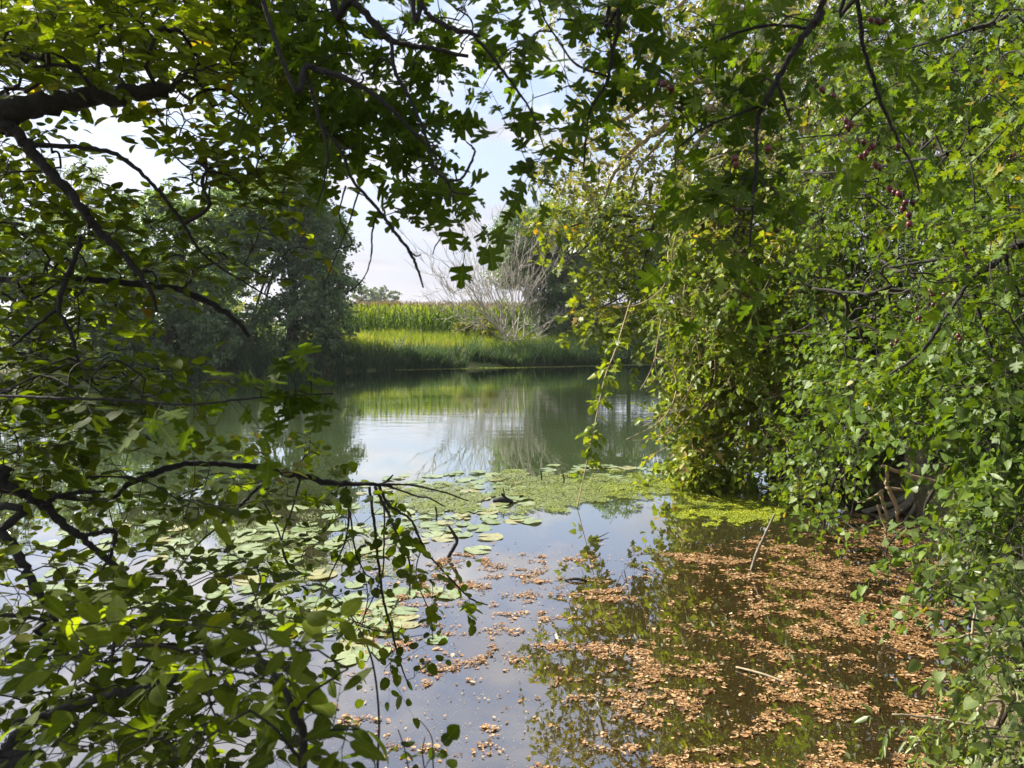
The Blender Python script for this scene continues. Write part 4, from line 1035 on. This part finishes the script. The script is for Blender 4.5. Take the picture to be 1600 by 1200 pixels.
# floating leaf litter
n = 1100000
x = rng.uniform(-2.2, 4.6, n); y = rng.uniform(2.9, 9.6, n)
pt = np.stack([x, y, np.zeros(n)], 1); px, py = pix(pt)
fld = .46 * fbm(x * 2.4, y * 4.2, 4) + .30 * vnoise(x * 8 + 3, y * 13) + .24 * vnoise(x * 26, y * 30)
# how thickly it lies: packed on the right, small islands on the open water
line = np.interp(py, [820, 880, 960, 1060, 1140, 1200], [1230, 1040, 930, 860, 830, 850])
dn = np.clip((px - line) / 140, 0, 1)
thr = .565 - .105 * dn
thr = np.where((px < line) & (py < 865), .9, thr)
thr = np.where((px < 560) & (py < 1050), .9, thr)
thr = thr + .10 * np.clip((px - 1450) / 100, 0, 1) * (py > 900)
thr = thr + .07 * (fbm(x * .7 + 9, y * .7, 2) > .57)
ok = (fld > thr) & (y > near_y(x) - .4) & (py > 800) & (px > 520)
keep = rng.random(n) < np.clip((fld - thr) * 4.2, .05, .55)
strays = (rng.random(n) < .004) & (px > 560) & (py > 850)
pt = pt[(ok & keep) | strays]
mb = MB(); pt[:, 2] = rng.uniform(.005, .012, len(pt))
m_ = len(pt)
flecks(mb, pt, rng.lognormal(math.log(.0155), .42, m_), .08, 0, np.clip(rng.beta(1.5, 1.6, m_), 0, 1), LITTER)
nd = 5200; pxd = rng.uniform(520, 1500, nd); pyd = rng.uniform(800, 1200, nd); pd = Wt(pxd, pyd); pd[:, 2] = .004
flecks(mb, pd, rng.uniform(.003, .008, nd), .05, 0, rng.uniform(.5, .97, nd), DIAM)
tag(mb.build('leaf_litter', M['litter']), 'orange and brown fallen leaves floating on the shallow water', 'leaf litter', kind='stuff')
print('litter', m_, 'pads', len(taken))

# =================================================================== FAR BANK
def far_tree(name, label, base, clumps, leaf, n_leaf, size, mat, trunk_r=.25, tp=DIAM, nlimb=10, cat='tree', group=None, wander=0., bark=None, trunkh=None, spread=.33):
    """clumps: list of (centre xyz, radius xyz) making the crown"""
    base = np.array(base, float)
    t = thing(name, label, cat, base, group)
    cs = np.array([c for c, r in clumps]); top = cs[cs[:, 2].argmax()]
    th = trunkh or top[2] * .9
    tp_ = np.array([base[0] * .6 + top[0] * .4, base[1] * .6 + top[1] * .4, th])
    s = [wood(t, [(*(base - [0, 0, .3]), trunk_r), (*(base * .65 + tp_ * .35 + rng.normal(size=3) * .15), trunk_r * .75), (*(base * .3 + tp_ * .7), trunk_r * .5), (*tp_, trunk_r * .15)], mat=bark or M['farbark'], sides=8)]
    for k in rng.permutation(len(clumps))[:nlimb]:
        a = s[0][int(len(s[0]) * rng.uniform(.25, .8))]; e = np.array(clumps[k][0])
        s.append(wood(t, [(*a, trunk_r * .35), (*(a * .5 + e * .5 + [0, 0, .3]), trunk_r * .22), (*e, trunk_r * .08)], 'branch', bark or M['farbark'], 6))
    mbx = MB()
    vol = np.array([r[0] * r[1] + r[1] * r[2] + r[0] * r[2] for c, r in clumps]); vol = vol / vol.sum()
    for (c, r), w in zip(clumps, vol):
        m = max(10, int(n_leaf * w))
        # sub-clumps near the shell, leaves round each
        ns_ = max(4, m // 45)
        d = unit(rng.normal(size=(ns_, 3))); rad = rng.uniform(.45, 1.05, ns_)[:, None]
        sc = np.array(c) + d * rad * np.array(r)
        kk = rng.integers(0, ns_, m)
        pos = sc[kk] + rng.normal(size=(m, 3)) * spread * np.mean(r) * .5 * np.array([1, 1, .7])
        dr = unit(d[kk] + rng.normal(size=(m, 3)) * .8 + [0, 0, -.35])
        nr = unit(d[kk] * .6 + rng.normal(size=(m, 3)) * .6 + [0, 0, .6])
        leaves(mbx, tp, pos, dr, nr, size * rng.uniform(.6, 1.3, m), 0, np.clip(rng.random(ns_)[kk] * .5 + rng.random(m) * .5, 0, 1))
    mbx.build('crown', [mat], t)
    return t


def crown_px(outline, Y, thick, n, rpx, squash=.8):
    """crown clumps inside a traced outline, spread in depth"""
    poly = np.array(outline, float); x0, y0 = poly.min(0); x1, y1 = poly.max(0)
    out = []
    while len(out) < n:
        a, b_ = rng.uniform(x0, x1), rng.uniform(y0, y1)
        if in_poly(np.array([a]), np.array([b_]), poly)[0]:
            d = Y + rng.uniform(-.5, .5) * thick
            r = rpx * d / F * rng.uniform(.6, 1.35)
            out.append((P(a, b_, d), (r, r, r * squash)))
    return out


def gp(px, Y):
    x = (px - 800) / F * Y
    return (x, Y, float(gz(x, Y)))


far_tree('alder_tree', 'dense grey-green alder at the far bank, its crown ending beside the maize', gp(455, 33.6),
         crown_px([(350, 330), (400, 262), (450, 250), (490, 300), (520, 345), (535, 400), (545, 460), (530, 515), (510, 550), (440, 568), (340, 572), (320, 480)], 34.2, 4, 60, 36) + crown_px([(330, 490), (530, 480), (535, 535), (515, 562), (330, 576)], 32.6, 1.6, 26, 24), None, 84000, .17, M['alder'], .28)
far_tree('alder_tree', 'shadowed alder on the far bank behind the broken drooping limb, left of the densest tree', gp(270, 31.2),
         crown_px([(170, 440), (200, 330), (250, 290), (310, 285), (350, 330), (360, 450), (350, 560), (250, 578), (170, 578)], 31.6, 4, 48, 34) + crown_px([(170, 490), (350, 490), (345, 570), (170, 580)], 30.4, 1.4, 24, 24), None, 62000, .17, M['alder'], .25)
far_tree('alder_tree', 'shadowed alder on the far bank, seen through the leaves at the left edge', gp(60, 30.5),
         crown_px([(-150, 420), (-60, 330), (60, 320), (150, 360), (180, 450), (170, 575), (-20, 590), (-150, 590)], 31, 5, 44, 38), None, 30000, .18, M['alder'], .25)
far_tree('poplar_tree', 'pale tall poplar top showing through the gap under the thick broken limb', gp(125, 62),
         crown_px([(70, 500), (75, 330), (105, 270), (140, 262), (165, 300), (180, 360), (180, 500)], 62, 4, 34, 22, 1.3), None, 16000, .22, M['poplar'], .3)
far_tree('poplar_tree', 'pale poplar behind the alders, seen over their tops', gp(345, 66),
         crown_px([(290, 480), (300, 340), (330, 290), (370, 285), (395, 330), (400, 480)], 66, 4, 30, 22, 1.2), None, 14000, .22, M['poplar'], .3)
far_tree('sunlit_bush', 'sunlit yellow-green bush glowing behind the trunks of the far-bank alders', gp(400, 47),
         crown_px([(180, 500), (300, 480), (420, 470), (460, 500), (450, 540), (180, 550)], 47, 4, 22, 20), None, 9000, .14, M['sunny'], .08, cat='bush')
far_tree('bramble_bush', 'low yellowish bramble bush at the water edge below the alders', gp(480, 32.6),
         crown_px([(440, 560), (460, 548), (500, 546), (520, 560), (515, 575), (450, 578)], 32.4, 1, 14, 9), None, 2600, .09, M['ash'], .03, cat='bush')
far_tree('willow_tree', 'tall grey-green willow standing behind the bare shrub on the far bank', gp(850, 44),
         crown_px([(775, 440), (782, 385), (800, 345), (840, 330), (880, 335), (910, 380), (915, 470), (900, 545), (830, 550), (790, 520)], 44, 5, 50, 27), None, 90000, .20, M['alder'], .25, tp=SLIM)
for (a, y_, lab) in ((905, 47, 'slim dark-trunked tree just left of the maple over the far bank'), (922, 49, 'second slim dark trunk, close behind the maple leaves'), (985, 46, 'dark-trunked tree glimpsed through the hanging maple shoots'), (1050, 48, 'tree on the far bank mostly hidden behind the vine-covered bush')):
    cx = (a - 800) / F * y_
    cl = [((cx + rng.normal() * 1.2, y_ + rng.normal() * 1.0, rng.uniform(4.2, 9)), (1.2, 1.2, .9)) for _ in range(20)] + [((cx + rng.normal() * 1.0, y_ + 1.5 + rng.normal() * .4, rng.uniform(.9, 1.9)), (.8, .6, .6)) for _ in range(3)]
    far_tree('bankside_tree', lab, gp(a, y_), cl, None, 15000, .16, M['alder'], .16, group='slim trees behind the maple', trunkh=8)
far_tree('bankside_bush', 'low dark bush at the far waterline between the maple and vine bush', gp(1000, 43),
         crown_px([(880, 560), (900, 520), (960, 500), (1060, 490), (1100, 560)], 43, 3, 22, 16), None, 8000, .14, M['alder'], .06, cat='bush')
far_tree('green_bush', 'rounded bright green bush at the foot of the bare shrub beside the meadow', gp(752, 40.5),
         crown_px([(700, 540), (730, 505), (755, 490), (780, 505), (790, 535), (770, 552), (720, 552)], 40.5, 2, 24, 12), None, 9000, .12, M['sunny'], .06, cat='bush')

# bare shrub: fan of leafless stems
bw = thing('bare_shrub', 'leafless pale shrub with a fan of curved stems beside the maize', 'shrub', gp(800, 39.5))
mb = MB(); b0 = np.array(gp(800, 39.5))


def bare(mbx, a, d, L, r, lev):
    n = 5; pts = [a]; dd = d.copy()
    for _ in range(n):
        dd = unit(dd + rng.normal(size=3) * .17 + np.array([0, 0, .09])); pts.append(pts[-1] + dd * L / n)
    pts = np.array(pts); rr = np.linspace(r, r * .4, n + 1)
    segs(mbx, pts[:-1], pts[1:], rr[:-1], rr[1:], 4, 0)
    if lev > 0:
        for _ in range(rng.integers(4, 7)):
            k = rng.integers(1, n + 1)
            bare(mbx, pts[k], unit(unit(pts[k] - pts[k - 1]) + rng.normal(size=3) * .38), L * rng.uniform(.35, .6), max(rr[k] * .62, .011), lev - 1)


for px_, py_ in ((690, 440), (700, 425), (715, 410), (728, 395), (745, 385), (752, 378), (765, 400), (780, 410), (800, 420), (825, 420), (850, 440), (835, 470), (860, 500), (870, 540), (720, 470), (700, 470), (790, 440), (815, 450)):
    e = P(px_, py_, 39.5 + rng.normal() * .8); s_ = b0 + np.array([rng.normal() * .35, rng.normal() * .3, 0])
    mm = MB(); bare(mm, s_, unit(e - s_ + np.array([(px_ - 770) * .006, 0, -.2])), np.linalg.norm(e - s_) * 1.08, rng.uniform(.026, .046), 3 if rng.random() < .5 else 2)
    mm.build('stem', M['greytwig'], bw)

# distant trees on the horizon
for (a, t_, w_, y_, lab) in ((575, 452, 18, 190, 'hazy distant tree just right of the alder above the maize, the taller of the pair'), (602, 449, 20, 200, 'hazy rounded distant tree above the maize, right of its twin'), (650, 478, 14, 330, 'tiny distant tree on the horizon over the middle of the maize'), (690, 477, 12, 330, 'tiny distant tree on the horizon left of the bare shrub'), (735, 472, 18, 300, 'distant tree on the horizon seen through the bare shrub\'s stems')):
    far_tree('distant_tree', lab, gp(a, y_), crown_px([(a - w_, 488), (a - w_, t_ + 12), (a - w_ * .4, t_), (a + w_ * .5, t_ + 2), (a + w_, t_ + 14), (a + w_, 488)], y_, 6, 22, w_ * .42), None, 5000, .55, M['far'], .3, nlimb=4)

# reeds along the far waterline
def blades(mbx, base, h, w, lean, arch, rnd=None, nseg=3):
    n = len(base); az = rng.uniform(0, 6.283, n); dr = np.stack([np.cos(az), np.sin(az), np.zeros(n)], 1)
    sd = np.stack([-np.sin(az + 1.3 * rng.normal(size=n)), np.cos(az), np.zeros(n)], 1); sd = unit(sd)
    lean = np.abs(rng.normal(size=n)) * lean; ar = np.abs(rng.normal(size=n)) * arch
    vs_ = []
    for k in range(nseg + 1):
        t = k / nseg
        c = base + np.array([0, 0, 1.])[None] * (h * (t - ar * .35 * t ** 3))[:, None] + dr * (h * (lean * t + ar * t * t))[:, None]
        ww = w * (1 - t ** 2 * .95) * .5
        vs_ += [c - sd * ww[:, None] if np.ndim(ww) else c - sd * ww, c + sd * ww[:, None] if np.ndim(ww) else c + sd * ww]
    v = np.stack(vs_, 1); off = np.arange(n)[:, None] * (2 * nseg + 2)
    qs = np.stack([off + np.array([[2 * k, 2 * k + 1, 2 * k + 3, 2 * k + 2]]) for k in range(nseg)], 1).reshape(-1, 4)
    rnd = rng.random(n) if rnd is None else rnd
    mbx.add_mixed(v, np.zeros((0, 3), int), qs, 0, None, np.repeat(rnd, nseg))


n = 24000; x = rng.uniform(-15, 15, n); dy = rng.gamma(2.0, .55, n) - .35
dy = dy * .7; y = far_y(x) + dy; z = np.maximum(gz(x, y), -.12)
k = fbm(x * .9, y * .9, 3) > .34
base = np.stack([x, y, z - .02], 1)[k]
mb = MB(); m = len(base); hh_ = rng.uniform(.55, 1.0, m) * np.clip(.35 + 1.3 * fbm(base[:, 0] * 1.1, base[:, 1] * 1.1, 3), .45, 1.4)
blades(mb, base, hh_, rng.uniform(.018, .04, m), .28, .5)
tag(mb.build('reeds', M['reed']), 'dark green strap-leaved reeds lining the far waterline', 'reeds', kind='stuff')

# pale weed line floating along the far edge
n = 5000; x = rng.uniform(fa[2][0], fa[4][0] + 6, n); y = far_y(x) - np.abs(rng.normal(size=n)) * .12 - .42 + .25 * (fbm(x * .8, x * 0, 2) - .5)
mb = MB(); flecks(mb, np.stack([x, y, np.full(n, .01)], 1), rng.uniform(.05, .12, n), .1)
tag(mb.build('floating_weed', M['duck']), 'pale line of floating weed along the far reeds', 'weed', kind='stuff')

# meadow grass on the far bank
n = 52000; x = rng.uniform(-26, 26, n); y = far_y(x) + 1.5 + rng.uniform(0, 5.5, n)
k = (x > -9.5 + (y - 36) * .1); x, y = x[k], y[k]; n = len(x)
base = np.stack([x, y, gz(x, y) - .03], 1); mb = MB()
tallness = .3 + .5 * fbm(x * .35, y * .35, 3)
blades(mb, base, tallness * rng.uniform(.7, 1.2, n), np.full(n, .026), .25, .25, np.clip(fbm(x * .3 + 5, y * .3, 3) * 1.2 - .1 + rng.normal(size=n) * .15, 0, 1), 2)
tag(mb.build('meadow_grass', M['grass']), 'tall sunlit yellow-green grass on the far bank below the maize', 'grass', kind='stuff')

# maize
rows = []
for r_ in range(11):
    xs = np.arange(-9.5, 34, .26) + rng.uniform(-.05, .05)
    rows.append(np.stack([xs + rng.normal(size=len(xs)) * .05, np.interp(xs, [-40, -12, 8, 34], [37.5, 38.5, 45.5, 56]) + r_ * .75 + rng.normal(size=len(xs)) * .06], 1))
xy = np.vstack(rows); n = len(xy); base = np.stack([xy[:, 0], xy[:, 1], gz(xy[:, 0], xy[:, 1])], 1)
ht_ = rng.uniform(1.66, 1.82, n); mb = MB()
segs(mb, base, base + np.stack([rng.normal(size=n) * .04, rng.normal(size=n) * .04, ht_], 1), np.full(n, .016), np.full(n, .008), 3, 0, .2)
for k in range(10):
    hh_ = ht_ * (.12 + .083 * k); L_ = rng.uniform(.4, .7, n) * (1 - .03 * k)
    b_ = base + np.stack([np.zeros(n), np.zeros(n), hh_], 1)
    az = rng.uniform(0, 6.283, n); dr = np.stack([np.cos(az), np.sin(az), np.zeros(n)], 1); sd = np.stack([-np.sin(az), np.cos(az), np.zeros(n)], 1)
    p1 = b_ + (dr * .35 + [0, 0, .55]) * L_[:, None]; p2 = b_ + (dr * .75 + [0, 0, .55]) * L_[:, None]; p3 = b_ + (dr * 1.0 + [0, 0, .1]) * L_[:, None]
    w_ = .036
    v = np.stack([b_ - sd * .02, b_ + sd * .02, p1 + sd * w_, p1 - sd * w_, p2 + sd * w_ * .8, p2 - sd * w_ * .8, p3 + sd * .005, p3 - sd * .005], 1)
    off = np.arange(n)[:, None, None] * 8
    q = (np.array([[0, 1, 2, 3], [3, 2, 4, 5], [5, 4, 6, 7]])[None] + off).reshape(-1, 4)
    mb.add_mixed(v, np.zeros((0, 3), int), q, 0, None, np.repeat(np.clip(.08 * k + rng.random(n) * .4, 0, 1), 3))
top = base + np.stack([np.zeros(n), np.zeros(n), ht_ - .05], 1)
for k in range(5):
    az = rng.uniform(0, 6.283, n); e = top + np.stack([np.cos(az) * .09, np.sin(az) * .09, rng.uniform(.14, .28, n)], 1)
    segs(mb, top, e, np.full(n, .007), np.full(n, .008), 3, 1, .5)
tag(mb.build('maize_field', [M['maize'], M['tassel']]), 'sunlit field of tall green maize with pale tassels', 'crop', kind='stuff')

# the air over the river: a little haze that softens the far bank
mh, nth, outh = newmat('river_haze')
pv_ = N(nth, 'VolumePrincipled'); pv_.inputs['Color'].default_value = (.93, .95, 1, 1); pv_.inputs['Density'].default_value = .0003; pv_.inputs['Anisotropy'].default_value = .2
nth.links.new(pv_.outputs[0], outh.inputs['Volume'])
mb = MB()
x0, x1, y0, y1, z0, z1 = -2600, 2600, -320, 3600, -2.6, 26
mb.add([(x0, y0, z0), (x1, y0, z0), (x1, y1, z0), (x0, y1, z0), (x0, y0, z1), (x1, y0, z1), (x1, y1, z1), (x0, y1, z1)], None, [[0, 3, 2, 1], [4, 5, 6, 7], [0, 1, 5, 4], [1, 2, 6, 5], [2, 3, 7, 6], [3, 0, 4, 7]])
tag(mb.build('haze', mh), kind='stuff')
